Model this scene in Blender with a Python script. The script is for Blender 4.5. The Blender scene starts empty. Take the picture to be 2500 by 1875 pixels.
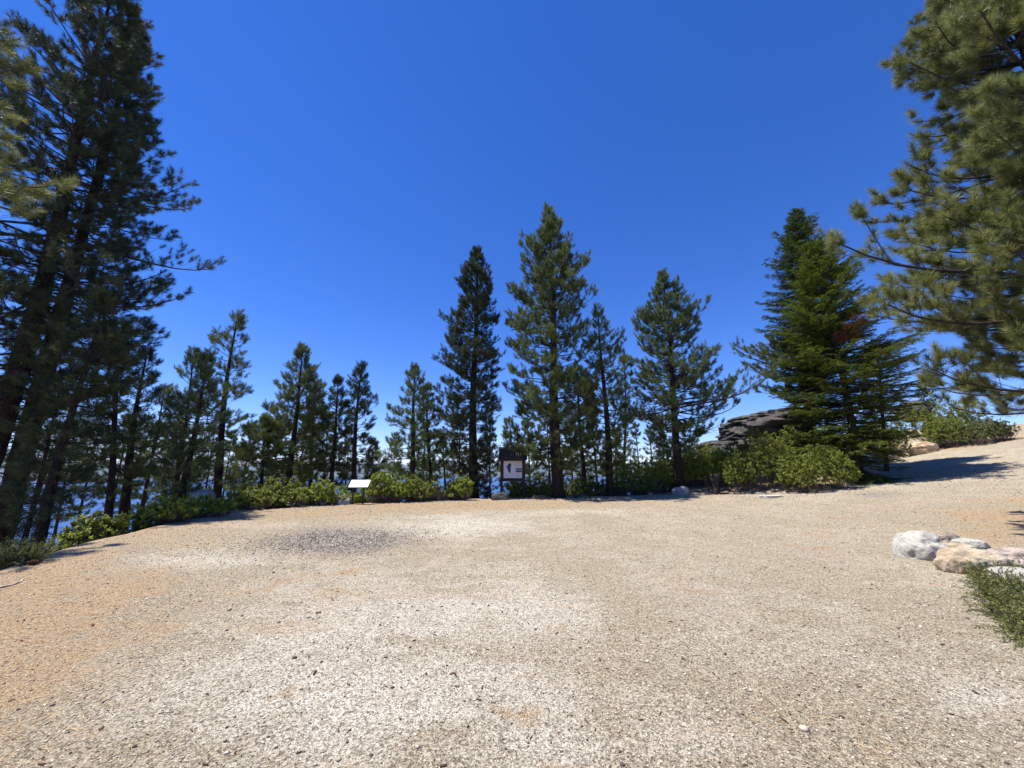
import bpy, bmesh, math, random
import numpy as np
from mathutils import Vector, noise, Matrix

C = bpy.context.scene
COL = C.collection
R = math.radians
# ------------------------------------------------------------------ camera, light, exposure
F = 939.0            # focal length in photo pixels (photo 2500 x 1875)
PITCH = R(12.5)
EYE = 1.6
cam_d = bpy.data.cameras.new('camera')
cam_d.sensor_width = 36.0
cam_d.lens = F / 2500.0 * 36.0
cam_d.clip_start = 0.05
cam_d.clip_end = 90000.0
cam = bpy.data.objects.new('camera', cam_d)
COL.objects.link(cam)
cam.location = (0, 0, EYE)
cam.rotation_euler = (R(90) + PITCH, 0, 0)
C.camera = cam

SUN_EL, SUN_AZ = R(68.5), R(-86)        # azimuth measured from +Y (view direction) towards +X
sd = Vector((math.sin(SUN_AZ) * math.cos(SUN_EL), math.cos(SUN_AZ) * math.cos(SUN_EL), math.sin(SUN_EL)))
sun_d = bpy.data.lights.new('sun', 'SUN')
sun_d.energy = 5.0
sun_d.angle = R(0.53)
sun_d.color = (1.0, 0.955, 0.89)
sun = bpy.data.objects.new('sun', sun_d)
COL.objects.link(sun)
sun.rotation_euler = sd.to_track_quat('Z', 'Y').to_euler()
C.view_settings.view_transform = 'Standard'
C.view_settings.look = 'None'
C.view_settings.exposure = 0.80
C.view_settings.gamma = 1.0
C.cycles.max_bounces = 6
C.cycles.diffuse_bounces = 2
C.cycles.glossy_bounces = 2
C.cycles.transmission_bounces = 3
C.cycles.transparent_max_bounces = 4

W = bpy.data.worlds.new('World')
C.world = W
W.use_nodes = True
wn, wl = W.node_tree.nodes, W.node_tree.links
wn.clear()
out = wn.new('ShaderNodeOutputWorld')
bg = wn.new('ShaderNodeBackground')
sky = wn.new('ShaderNodeTexSky')
sky.sky_type = 'NISHITA'
sky.sun_disc = False
sky.sun_elevation = SUN_EL
sky.sun_rotation = SUN_AZ
sky.altitude = 2300
sky.air_density = 1.0
sky.dust_density = 0.15
sky.ozone_density = 4.0
hs = wn.new('ShaderNodeHueSaturation')
hs.inputs['Saturation'].default_value = 1.27
hs.inputs['Hue'].default_value = 0.507
bg.inputs['Strength'].default_value = 0.120
tint = wn.new('ShaderNodeMix'); tint.data_type = 'RGBA'; tint.blend_type = 'MULTIPLY'
tint.inputs['Factor'].default_value = 1.0; tint.inputs['B'].default_value = (1.0, .945, 1.06, 1)
wl.new(sky.outputs[0], tint.inputs['A']); wl.new(tint.outputs['Result'], hs.inputs['Color'])
# thin wisps of cloud lying low over the far shore
tc = wn.new('ShaderNodeTexCoord')
mp = wn.new('ShaderNodeMapping')
mp.inputs['Scale'].default_value = (5, 5, 60)
nz = wn.new('ShaderNodeTexNoise')
nz.inputs['Scale'].default_value = 1.0
nz.inputs['Detail'].default_value = 6
rp = wn.new('ShaderNodeMapRange')
rp.inputs[1].default_value = 0.52
rp.inputs[2].default_value = 0.72
sp = wn.new('ShaderNodeSeparateXYZ')
lo = wn.new('ShaderNodeMapRange')
lo.inputs[1].default_value = 0.10
lo.inputs[2].default_value = 0.02
mu = wn.new('ShaderNodeMath'); mu.operation = 'MULTIPLY'
mx = wn.new('ShaderNodeMix'); mx.data_type = 'RGBA'
wl.new(tc.outputs['Generated'], mp.inputs[0]); wl.new(mp.outputs[0], nz.inputs[0])
wl.new(nz.outputs[0], rp.inputs[0]); wl.new(tc.outputs['Generated'], sp.inputs[0])
wl.new(sp.outputs['Z'], lo.inputs[0]); wl.new(rp.outputs[0], mu.inputs[0]); wl.new(lo.outputs[0], mu.inputs[1])
wl.new(mu.outputs[0], mx.inputs['Factor']); wl.new(hs.outputs[0], mx.inputs['A'])
mx.inputs['B'].default_value = (4.0, 4.9, 6.1, 1)
wl.new(mx.outputs['Result'], bg.inputs['Color']); wl.new(bg.outputs[0], out.inputs[0])

# ------------------------------------------------------------------ photo pixel <-> world
cp, sp_ = math.cos(PITCH), math.sin(PITCH)
def rdir(px, py):
    cx, cy = (px - 1250) / F, -(py - 937.5) / F
    return np.array((cx, cp - cy * sp_, sp_ + cy * cp))
def ray(px, py, Y):
    d = rdir(px, py)
    return np.array((0, 0, EYE)) + d * (Y / d[1])
def mpp(py, Y):                       # metres per photo pixel at depth Y on picture row py
    return Y / rdir(1250, py)[1] / F
def project(P):
    P = np.asarray(P, float)
    x, y, z = P[..., 0], P[..., 1], P[..., 2] - EYE
    d = y * cp + z * sp_
    u = -y * sp_ + z * cp
    d = np.where(np.abs(d) < 1e-4, 1e-4, d)
    return 1250 + F * x / d, 937.5 - F * u / d, d

# ------------------------------------------------------------------ terrain height
def plat(x, y):
    x = np.asarray(x, float); y = np.asarray(y, float)
    r = np.maximum(x - 4.0, 0)
    z = 0.0035 * r ** 2
    z = np.where(r > 34, 0.0035 * 34 ** 2 + 0.238 * (r - 34) * .5, z)
    return z
def hit_plat(px, py):
    d = rdir(px, py)
    s = 1.0
    prev = 0
    while s < 120:
        p = np.array((0, 0, EYE)) + d * s
        if p[2] < plat(p[0], p[1]):
            a, b = prev, s
            for _ in range(24):
                m = (a + b) / 2
                p = np.array((0, 0, EYE)) + d * m
                if p[2] < plat(p[0], p[1]): b = m
                else: a = m
            return p
        prev = s
        s += 0.25
    return np.array((0, 0, EYE)) + d * 60
EDGE = [(-90, 1440), (0, 1398), (150, 1345), (330, 1298), (450, 1272), (560, 1248), (700, 1240), (850, 1231), (1050, 1222), (1250, 1215),
        (1500, 1211), (1700, 1207), (1900, 1206), (2040, 1196), (2130, 1170), (2220, 1108), (2330, 1103), (2440, 1090)]
_ea, _er = [], []
for e in EDGE:
    p = hit_plat(*e)
    _ea.append(math.degrees(math.atan2(p[0], p[1]))); _er.append(math.hypot(p[0], p[1]))
_ea = [-180, -120, -75] + _ea + [_ea[-1] + 6, 110, 180]
_er = [14, 12, 10.5] + _er + [48, 55, 14]
EA, ER = np.array(_ea), np.array(_er)
SA = np.array([-180, -60, 10, 17, 24, 32, 45, 60, 100, 180.0])
SS = np.array([-.4, -.42, -.38, -.16, .14, .24, .20, .10, -.1, -.4])
def terr(x, y):
    x = np.asarray(x, float); y = np.asarray(y, float)
    az = np.degrees(np.arctan2(x, y)); r = np.hypot(x, y)
    Re = np.interp(az, EA, ER)
    s = np.interp(az, SA, SS)
    k = np.minimum(r, Re) / np.maximum(r, 1e-6)
    # plateau height frozen at the edge, then the slope takes over
    z0 = plat(x * k, y * k)
    d = np.maximum(r - Re, 0)
    neg = s * (d - 1.2 * (1 - np.exp(-d / 1.2)))
    hump = 16.0
    pos = s * np.where(d < hump, d, hump - (d - hump) * 0.0)
    pos = pos - 0.35 * np.maximum(d - hump - 6, 0) * np.abs(s) / .24
    z = z0 + np.where(s < 0, neg, pos)
    z = np.maximum(z, -345.0)
    z = z + 0.02 * np.sin(x * 1.1 + .7) * np.cos(y * .9) * np.minimum(r / 6, 1)
    z = z + 0.012 * np.sin(x * 3.1 + y * 1.3) * np.cos(y * 2.3 - x)
    return z
def gz(x, y): return float(terr(x, y))
def hit(px, py, lim=150):
    d = rdir(px, py); s = 1.0; prev = 0
    while s < lim:
        p = np.array((0, 0, EYE)) + d * s
        if p[2] < gz(p[0], p[1]):
            a, b = prev, s
            for _ in range(22):
                m = (a + b) / 2; p = np.array((0, 0, EYE)) + d * m
                if p[2] < gz(p[0], p[1]): b = m
                else: a = m
            return p
        prev = s; s += 0.2
    return np.array((0, 0, EYE)) + d * 40

# ------------------------------------------------------------------ object helpers
def props(o, label=None, cat=None, group=None, kind=None):
    if label: o['label'] = label
    if cat: o['category'] = cat
    if group: o['group'] = group
    if kind: o['kind'] = kind
    return o
def empty(name, loc, label=None, cat=None, group=None):
    o = bpy.data.objects.new(name, None)
    o.empty_display_size = .2
    COL.objects.link(o); o.location = loc
    return props(o, label, cat, group)
def mesh_np(name, V, Fc, mat, parent=None, attrs=None, smooth=False, org=None):
    """V (n,3) world coordinates, Fc (m,k) one face size; parent empties are unrotated so local = world - origin"""
    V = np.asarray(V, np.float32)
    if parent is not None:
        V = V - np.array(parent.location, np.float32)
    elif org is not None:
        V = V - np.array(org, np.float32)
    Fc = np.asarray(Fc, np.int32)
    me = bpy.data.meshes.new(name)
    n, m, k = len(V), len(Fc), Fc.shape[1]
    me.vertices.add(n); me.vertices.foreach_set('co', V.ravel())
    me.loops.add(m * k); me.loops.foreach_set('vertex_index', Fc.ravel())
    me.polygons.add(m)
    me.polygons.foreach_set('loop_start', np.arange(0, m * k, k, dtype=np.int32))
    me.polygons.foreach_set('loop_total', np.full(m, k, np.int32))
    if smooth: me.polygons.foreach_set('use_smooth', np.ones(m, bool))
    if attrs:
        for an, av in attrs.items():
            a = me.attributes.new(an, 'FLOAT', 'POINT'); a.data.foreach_set('value', np.asarray(av, np.float32))
    me.update(calc_edges=True)
    me.materials.append(mat)
    o = bpy.data.objects.new(name, me)
    COL.objects.link(o)
    if parent is not None: o.parent = parent
    elif org is not None: o.location = org
    return o
def norm(v):
    return v / np.maximum(np.linalg.norm(v, axis=-1, keepdims=True), 1e-9)
def tubes(P, Rd, n=4):
    """P (N,K,3) polylines, Rd (N,K) radii -> verts, quads"""
    N, K, _ = P.shape
    T = np.empty_like(P)
    T[:, 1:-1] = P[:, 2:] - P[:, :-2]; T[:, 0] = P[:, 1] - P[:, 0]; T[:, -1] = P[:, -1] - P[:, -2]
    T = norm(T)
    ref = np.where(np.abs(T[:, :1, 2:3]) > .9, np.array([1., 0, 0]), np.array([0, 0, 1.]))
    ref = np.broadcast_to(ref, T.shape)
    A = norm(np.cross(T, ref)); B = np.cross(T, A)
    a = np.arange(n) * 2 * np.pi / n
    V = P[:, :, None, :] + Rd[:, :, None, None] * (A[:, :, None, :] * np.cos(a)[None, None, :, None] + B[:, :, None, :] * np.sin(a)[None, None, :, None])
    V = V.reshape(-1, 3)
    idx = np.arange(N * K * n).reshape(N, K, n)
    nx = np.roll(idx, -1, axis=2)
    Q = np.stack([idx[:, :-1], nx[:, :-1], nx[:, 1:], idx[:, 1:]], -1).reshape(-1, 4)
    return V, Q
def cat(parts):
    Vs, Fs, o = [], [], 0
    for v, f in parts:
        Vs.append(v); Fs.append(f + o); o += len(v)
    return np.concatenate(Vs), np.concatenate(Fs)

# ------------------------------------------------------------------ materials
class NT:
    def __init__(s, name):
        s.m = bpy.data.materials.new(name); s.m.use_nodes = True
        s.n, s.l = s.m.node_tree.nodes, s.m.node_tree.links
        s.n.clear()
        s.out = s.n.new('ShaderNodeOutputMaterial')
        s.p = s.n.new('ShaderNodeBsdfPrincipled')
        s.l.new(s.p.outputs[0], s.out.inputs[0])
        s.co = None
    def coord(s):
        if s.co is None:
            t = s.n.new('ShaderNodeTexCoord'); s.co = t.outputs['Object']
        return s.co
    def world(s):
        g = s.n.new('ShaderNodeNewGeometry'); return g.outputs['Position']
    def noise(s, scale, detail=4, rough=.55, co=None, stretch=None, dist=0):
        t = s.n.new('ShaderNodeTexNoise'); t.inputs['Scale'].default_value = scale
        t.inputs['Detail'].default_value = detail; t.inputs['Roughness'].default_value = rough
        t.inputs['Distortion'].default_value = dist
        co = co or s.coord()
        if stretch:
            mp = s.n.new('ShaderNodeMapping'); mp.inputs['Scale'].default_value = stretch
            s.l.new(co, mp.inputs[0]); co = mp.outputs[0]
        s.l.new(co, t.inputs[0]); return t.outputs[0]
    def voro(s, scale, co=None, feature='F1', out='Distance', stretch=None):
        t = s.n.new('ShaderNodeTexVoronoi'); t.inputs['Scale'].default_value = scale; t.feature = feature
        co = co or s.coord()
        if stretch:
            mp = s.n.new('ShaderNodeMapping'); mp.inputs['Scale'].default_value = stretch
            s.l.new(co, mp.inputs[0]); co = mp.outputs[0]
        s.l.new(co, t.inputs[0]); return t.outputs[out]
    def ramp(s, fac, stops):
        t = s.n.new('ShaderNodeValToRGB'); e = t.color_ramp.elements
        while len(e) < len(stops): e.new(.5)
        for i, (p, c) in enumerate(stops):
            e[i].position = p; e[i].color = (*c, 1)
        s.l.new(fac, t.inputs[0]); return t.outputs[0]
    def rng(s, v, a, b, c=0., d=1.):
        t = s.n.new('ShaderNodeMapRange')
        for i, x in enumerate((a, b, c, d)): t.inputs[i + 1].default_value = x
        s.l.new(v, t.inputs[0]); return t.outputs[0]
    def math(s, op, a, b=None):
        t = s.n.new('ShaderNodeMath'); t.operation = op; t.use_clamp = False
        for i, x in enumerate((a, b)):
            if x is None: continue
            if isinstance(x, (int, float)): t.inputs[i].default_value = x
            else: s.l.new(x, t.inputs[i])
        return t.outputs[0]
    def mix(s, f, a, b, mode='MIX'):
        t = s.n.new('ShaderNodeMix'); t.data_type = 'RGBA'; t.blend_type = mode; t.clamp_factor = True
        for k, x in (('Factor', f), ('A', a), ('B', b)):
            if isinstance(x, (int, float)): t.inputs[k].default_value = x
            elif isinstance(x, tuple): t.inputs[k].default_value = (*x, 1)
            else: s.l.new(x, t.inputs[k])
        return t.outputs['Result']
    def attr(s, name):
        t = s.n.new('ShaderNodeAttribute'); t.attribute_name = name; return t.outputs['Fac']
    def set(s, **k):
        for a, v in k.items():
            i = s.p.inputs[{'col': 'Base Color', 'rough': 'Roughness', 'spec': 'Specular IOR Level', 'metal': 'Metallic'}[a]]
            if isinstance(v, tuple): i.default_value = (*v, 1)
            elif isinstance(v, (int, float)): i.default_value = v
            else: s.l.new(v, i)
        return s
    def bump(s, h, strength=.5, dist=.02):
        b = s.n.new('ShaderNodeBump'); b.inputs['Strength'].default_value = strength; b.inputs['Distance'].default_value = dist
        s.l.new(h, b.inputs['Height']); s.l.new(b.outputs[0], s.p.inputs['Normal']); return s
    def leafy(s, col, amount):
        t = s.n.new('ShaderNodeBsdfTranslucent')
        if isinstance(col, tuple): t.inputs[0].default_value = (*col, 1)
        else: s.l.new(col, t.inputs[0])
        m = s.n.new('ShaderNodeMixShader'); m.inputs[0].default_value = amount
        s.l.new(s.p.outputs[0], m.inputs[1]); s.l.new(t.outputs[0], m.inputs[2]); s.l.new(m.outputs[0], s.out.inputs[0])
        return s

def leaf_mat(name, dark, mid, light, trans=.25, rough=.42, spec=.5):
    rough = min(rough + .12, .8); spec = spec * .6
    m = NT(name)
    c = m.ramp(m.attr('rnd'), [(0, dark), (.55, mid), (1, light)])
    m.set(col=c, rough=rough, spec=spec)
    m.leafy(c, trans)
    return m.m
M = {}
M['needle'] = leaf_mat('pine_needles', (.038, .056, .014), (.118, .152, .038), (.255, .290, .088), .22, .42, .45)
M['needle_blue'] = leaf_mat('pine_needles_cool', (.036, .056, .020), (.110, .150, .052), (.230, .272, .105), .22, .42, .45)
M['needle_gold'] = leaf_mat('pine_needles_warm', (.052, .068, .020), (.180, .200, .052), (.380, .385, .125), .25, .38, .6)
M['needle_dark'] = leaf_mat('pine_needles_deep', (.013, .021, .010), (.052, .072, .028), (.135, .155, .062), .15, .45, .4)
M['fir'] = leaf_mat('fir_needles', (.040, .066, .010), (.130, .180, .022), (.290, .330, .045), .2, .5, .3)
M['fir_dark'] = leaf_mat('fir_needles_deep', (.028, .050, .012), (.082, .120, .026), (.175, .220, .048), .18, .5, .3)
M['fir_dead'] = leaf_mat('dead_fir_needles', (.14, .045, .018), (.22, .075, .03), (.30, .12, .05), .1, .7, .2)
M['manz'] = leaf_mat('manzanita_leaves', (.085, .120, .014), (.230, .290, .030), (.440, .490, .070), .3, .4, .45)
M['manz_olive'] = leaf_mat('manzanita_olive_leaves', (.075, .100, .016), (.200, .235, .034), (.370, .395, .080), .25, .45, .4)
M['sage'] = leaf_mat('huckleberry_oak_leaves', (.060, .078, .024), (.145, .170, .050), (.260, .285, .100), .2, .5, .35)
M['yellow_bush'] = leaf_mat('yellow_green_leaves', (.080, .095, .012), (.180, .190, .024), (.30, .285, .045), .25, .5, .35)
M['low_shrub'] = leaf_mat('low_shrub_leaves', (.058, .070, .020), (.150, .170, .044), (.29, .305, .095), .2, .5, .35)

m = NT('pine_bark')
f = m.noise(3.2, 6, .65, stretch=(4, 4, 1.0), dist=.6)
v = m.voro(7, feature='DISTANCE_TO_EDGE', stretch=(3, 3, .7))
c = m.ramp(f, [(.3, (.020, .014, .011)), (.5, (.055, .036, .027)), (.72, (.13, .078, .052))])
c = m.mix(m.rng(v, 0, .10), (.012, .009, .008), c)
m.set(col=c, rough=.9, spec=.2); m.bump(m.math('ADD', f, m.rng(v, 0, .2)), .9, .04); M['bark'] = m.m
m = NT('twig_bark')
c = m.ramp(m.noise(9, 3), [(.3, (.022, .018, .015)), (.7, (.07, .055, .045))])
m.set(col=c, rough=.9, spec=.2); M['twig'] = m.m
m = NT('grey_dead_wood')
c = m.ramp(m.noise(12, 3), [(.3, (.10, .085, .078)), (.7, (.26, .225, .21))])
m.set(col=c, rough=.9, spec=.2); M['deadwood'] = m.m
m = NT('manzanita_stem')
c = m.ramp(m.noise(10, 3), [(.3, (.055, .036, .034)), (.7, (.20, .15, .145))])
m.set(col=c, rough=.7, spec=.3); M['stem'] = m.m

# ground: pale decomposed granite with patches of needle duff and darker gravel
m = NT('decomposed_granite')
W_ = m.world()
duff, drk, pale, dirt = m.attr('duff'), m.attr('dark'), m.attr('pale'), m.attr('dirt')
n_big = m.noise(.55, 5, .6, W_); n_mid = m.noise(2.6, 6, .65, W_); n_f = m.noise(24, 5, .7, W_); n_ff = m.noise(95, 4, .75, W_)
nd = m.math('ADD', m.math('MULTIPLY', m.math('SUBTRACT', n_mid, .5), 1.5), m.math('MULTIPLY', m.math('SUBTRACT', n_f, .5), .9))
nd = m.math('ADD', nd, m.math('MULTIPLY', m.math('SUBTRACT', n_big, .5), 2.2))
cell = m.voro(150, W_, out='Color'); cs = m.n.new('ShaderNodeSeparateColor'); m.l.new(cell, cs.inputs[0]); cellv = cs.outputs[0]
cellg = cs.outputs[1]
cell2 = m.voro(62, W_, out='Color'); cs2 = m.n.new('ShaderNodeSeparateColor'); m.l.new(cell2, cs2.inputs[0])
cellv = m.rng(m.math('ADD', m.math('MULTIPLY', cellv, .6), m.math('MULTIPLY', cs2.outputs[1], .4)), .1, .9)
base = m.ramp(cellv, [(0, (.13, .10, .068)), (.25, (.34, .305, .232)), (.55, (.55, .51, .41)), (1, (.80, .755, .64))])
tan = m.ramp(cellv, [(0, (.085, .06, .036)), (.28, (.225, .185, .122)), (.62, (.365, .305, .21)), (1, (.59, .515, .38))])
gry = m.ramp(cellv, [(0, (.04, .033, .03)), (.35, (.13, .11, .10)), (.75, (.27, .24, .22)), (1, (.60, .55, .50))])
dfc = m.ramp(m.math('ADD', m.math('MULTIPLY', n_ff, .5), m.math('MULTIPLY', cellg, .5)), [(.2, (.10, .06, .032)), (.42, (.29, .19, .10)), (.6, (.44, .315, .18)), (.8, (.64, .51, .34))])
drt = m.ramp(cellv, [(0, (.07, .045, .03)), (.4, (.205, .145, .095)), (1, (.42, .32, .22))])
trk = m.noise(.9, 4, .6, W_, stretch=(1.0, .28, 1)); trk2 = m.noise(3.1, 4, .65, W_, stretch=(.35, 1.0, 1))
nd = m.math('ADD', nd, m.math('MULTIPLY', m.math('SUBTRACT', m.math('ADD', trk, trk2), 1.0), 1.5))
f_pale = m.rng(m.math('ADD', pale, m.math('MULTIPLY', nd, .62)), .18, .92)
col = m.mix(f_pale, tan, base)
f_dirt = m.rng(m.math('ADD', dirt, m.math('MULTIPLY', nd, .6)), .35, .85, 0, .8)
col = m.mix(f_dirt, col, drt)
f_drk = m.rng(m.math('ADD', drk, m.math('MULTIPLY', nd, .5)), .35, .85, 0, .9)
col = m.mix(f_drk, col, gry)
f_duff = m.rng(m.math('ADD', duff, m.math('MULTIPLY', nd, 1.1)), .28, .80, 0, .95)
col = m.mix(f_duff, col, dfc)
spk = m.rng(cs2.outputs[0], .87, .91)
col = m.mix(m.math('MULTIPLY', spk, .6), col, (.09, .07, .055))
m.set(col=col, rough=.95, spec=.15)
hb = m.math('ADD', m.math('MULTIPLY', n_f, .5), m.math('MULTIPLY', n_ff, .55))
hb = m.math('ADD', hb, m.math('MULTIPLY', m.voro(60, W_), .35))
m.bump(hb, 1.0, .028)
M['ground'] = m.m

def rock_mat(name, stops, sc=6, spk=.5, spk_col=(.05, .045, .045), bump=.5, stain=None, layer=1.0):
    m = NT(name)
    n1 = m.noise(sc * .35, 5, .6, stretch=(1, 1, layer)); n2 = m.noise(sc * 9, 4, .7)
    c = m.ramp(n1, stops)
    if stain:
        c = m.mix(m.rng(m.noise(sc * .22, 4, .6), .5, .62), c, stain)
    c = m.mix(m.math('MULTIPLY', m.rng(n2, .53, .66), spk), c, spk_col)
    m.set(col=c, rough=.88, spec=.2)
    c = m.mix(m.math('MULTIPLY', m.rng(m.voro(sc * .55, feature='DISTANCE_TO_EDGE', stretch=(1, 1.3, 1.6)), .035, 0), .45), c, (.07, .06, .05))
    m.set(col=c)
    m.bump(m.math('ADD', m.noise(sc, 6, .7, stretch=(1, 1, layer)), m.math('MULTIPLY', n2, .4)), min(bump * 1.6, 1), .06)
    return m.m
M['rock_white'] = rock_mat('pale_granite', [(.3, (.40, .375, .32)), (.6, (.60, .565, .48))], 9, .75)
M['rock_tan'] = rock_mat('tan_granite', [(.3, (.34, .25, .155)), (.5, (.50, .405, .27)), (.7, (.60, .52, .38))], 6, .35, (.15, .10, .08))
M['rock_pink'] = rock_mat('pinkish_granite', [(.35, (.30, .23, .175)), (.65, (.45, .38, .30))], 6, .4, stain=(.22, .20, .20))
M['rock_grey'] = rock_mat('grey_granite', [(.3, (.22, .22, .21)), (.65, (.44, .44, .42))], 7, .5)
M['rock_banded'] = rock_mat('banded_dark_granite', [(.3, (.40, .30, .24)), (.52, (.46, .38, .31)), (.6, (.10, .10, .105))], 4, .5, layer=3)
M['rock_dark'] = rock_mat('weathered_and_shaded_granite', [(.28, (.030, .027, .026)), (.5, (.075, .068, .064)), (.75, (.18, .165, .15))], 3.2, .4, bump=1.0, layer=3.5)  # dark outcrop rock; also puts shade into the stones by the kiosk
M['rock_gold'] = rock_mat('golden_granite', [(.3, (.34, .22, .11)), (.55, (.52, .39, .23)), (.75, (.66, .62, .56))], 6, .3, (.2, .12, .07))

m = NT('weathered_dark_wood')
c = m.ramp(m.noise(5, 5, .6, stretch=(8, 8, 1)), [(.3, (.022, .016, .013)), (.7, (.075, .048, .034))])
m.set(col=c, rough=.8, spec=.25); m.bump(m.noise(9, 4, .6, stretch=(8, 8, 1)), .4, .01); M['wood'] = m.m
m = NT('dark_shingle')
c = m.ramp(m.noise(7, 4, .6), [(.3, (.020, .020, .020)), (.7, (.060, .058, .055))])
m.set(col=c, rough=.9, spec=.2); m.bump(m.noise(20, 4), .5, .01); M['shingle'] = m.m
def flat_mat(name, col, rough=.5, var=.06, spec=.4):
    m = NT(name)
    c = m.mix(m.rng(m.noise(14, 4), .3, .7, 0, 1), tuple(x * (1 - var) for x in col), tuple(min(1, x * (1 + var)) for x in col))
    m.set(col=c, rough=rough, spec=spec); return m.m
M['panel'] = flat_mat('printed_panel_white', (.62, .60, .64), .4)
M['panel_bright'] = flat_mat('exhibit_panel_white', (.58, .61, .59), .35, .02)
M['ink_blue'] = flat_mat('map_blue_ink', (.015, .03, .16), .5)
M['ink_grey'] = flat_mat('grey_ink', (.32, .31, .36), .5)
M['ink_pale'] = flat_mat('faded_ink', (.30, .33, .36), .5)
M['photo_blue'] = flat_mat('printed_photo_blue', (.03, .07, .20), .5, .3)
M['photo_pale'] = flat_mat('printed_photo_pale', (.30, .36, .42), .5, .2)
M['black_metal'] = flat_mat('black_painted_metal', (.012, .012, .013), .45, .2)
m = NT('charred_wood')
c = m.ramp(m.noise(8, 5, .65, stretch=(3, 3, .8)), [(.35, (.008, .007, .007)), (.62, (.03, .025, .023)), (.8, (.10, .085, .08))])
m.set(col=c, rough=.75, spec=.4); m.bump(m.noise(10, 5, .7, stretch=(3, 3, .8)), 1, .04); M['char'] = m.m
m = NT('bleached_stick')
m.set(col=m.ramp(m.noise(15, 3), [(.3, (.36, .28, .2)), (.7, (.6, .52, .42))]), rough=.85, spec=.2); M['stick'] = m.m
m = NT('cone_scales')
m.set(col=m.ramp(m.noise(60, 3), [(.3, (.05, .025, .018)), (.7, (.16, .08, .05))]), rough=.8, spec=.2); M['cone'] = m.m
m = NT('pebbles')
m.set(col=m.ramp(m.attr('rnd'), [(0, (.055, .045, .042)), (.24, (.13, .105, .09)), (.34, (.34, .28, .20)), (.7, (.52, .455, .35)), (1, (.76, .70, .57))]), rough=.9, spec=.2); M['pebble'] = m.m
m = NT('dry_needles')
m.set(col=m.ramp(m.attr('rnd'), [(0, (.20, .10, .045)), (.5, (.42, .26, .12)), (1, (.62, .46, .26))]), rough=.7, spec=.3); M['litter'] = m.m
m = NT('lake_water')
W_ = m.world()
m.set(col=(.022, .080, .235), rough=.5, spec=.12)
wv = m.noise(.05, 5, .6, W_, stretch=(1, 1, 1))
rr = m.rng(m.noise(.0006, 4, .5, W_, stretch=(.25, 2.4, 1)), .35, .65, .45, .7); m.l.new(rr, m.p.inputs['Roughness'])
m.bump(wv, .5, 3.0); M['water'] = m.m
m = NT('far_mountain')
W_ = m.world()
sz = m.n.new('ShaderNodeSeparateXYZ'); m.l.new(W_, sz.inputs[0])
hn = m.math('ADD', sz.outputs['Z'], m.math('MULTIPLY', m.math('SUBTRACT', m.noise(.0012, 6, .65, W_), .5), 900))
c = m.mix(m.rng(hn, 260, 520), m.ramp(m.noise(.002, 5, .6, W_), [(.3, (.035, .06, .05)), (.7, (.10, .11, .10))]), (.72, .74, .78))
m.set(col=c, rough=.9, spec=.1); M['mountain'] = m.m

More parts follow.
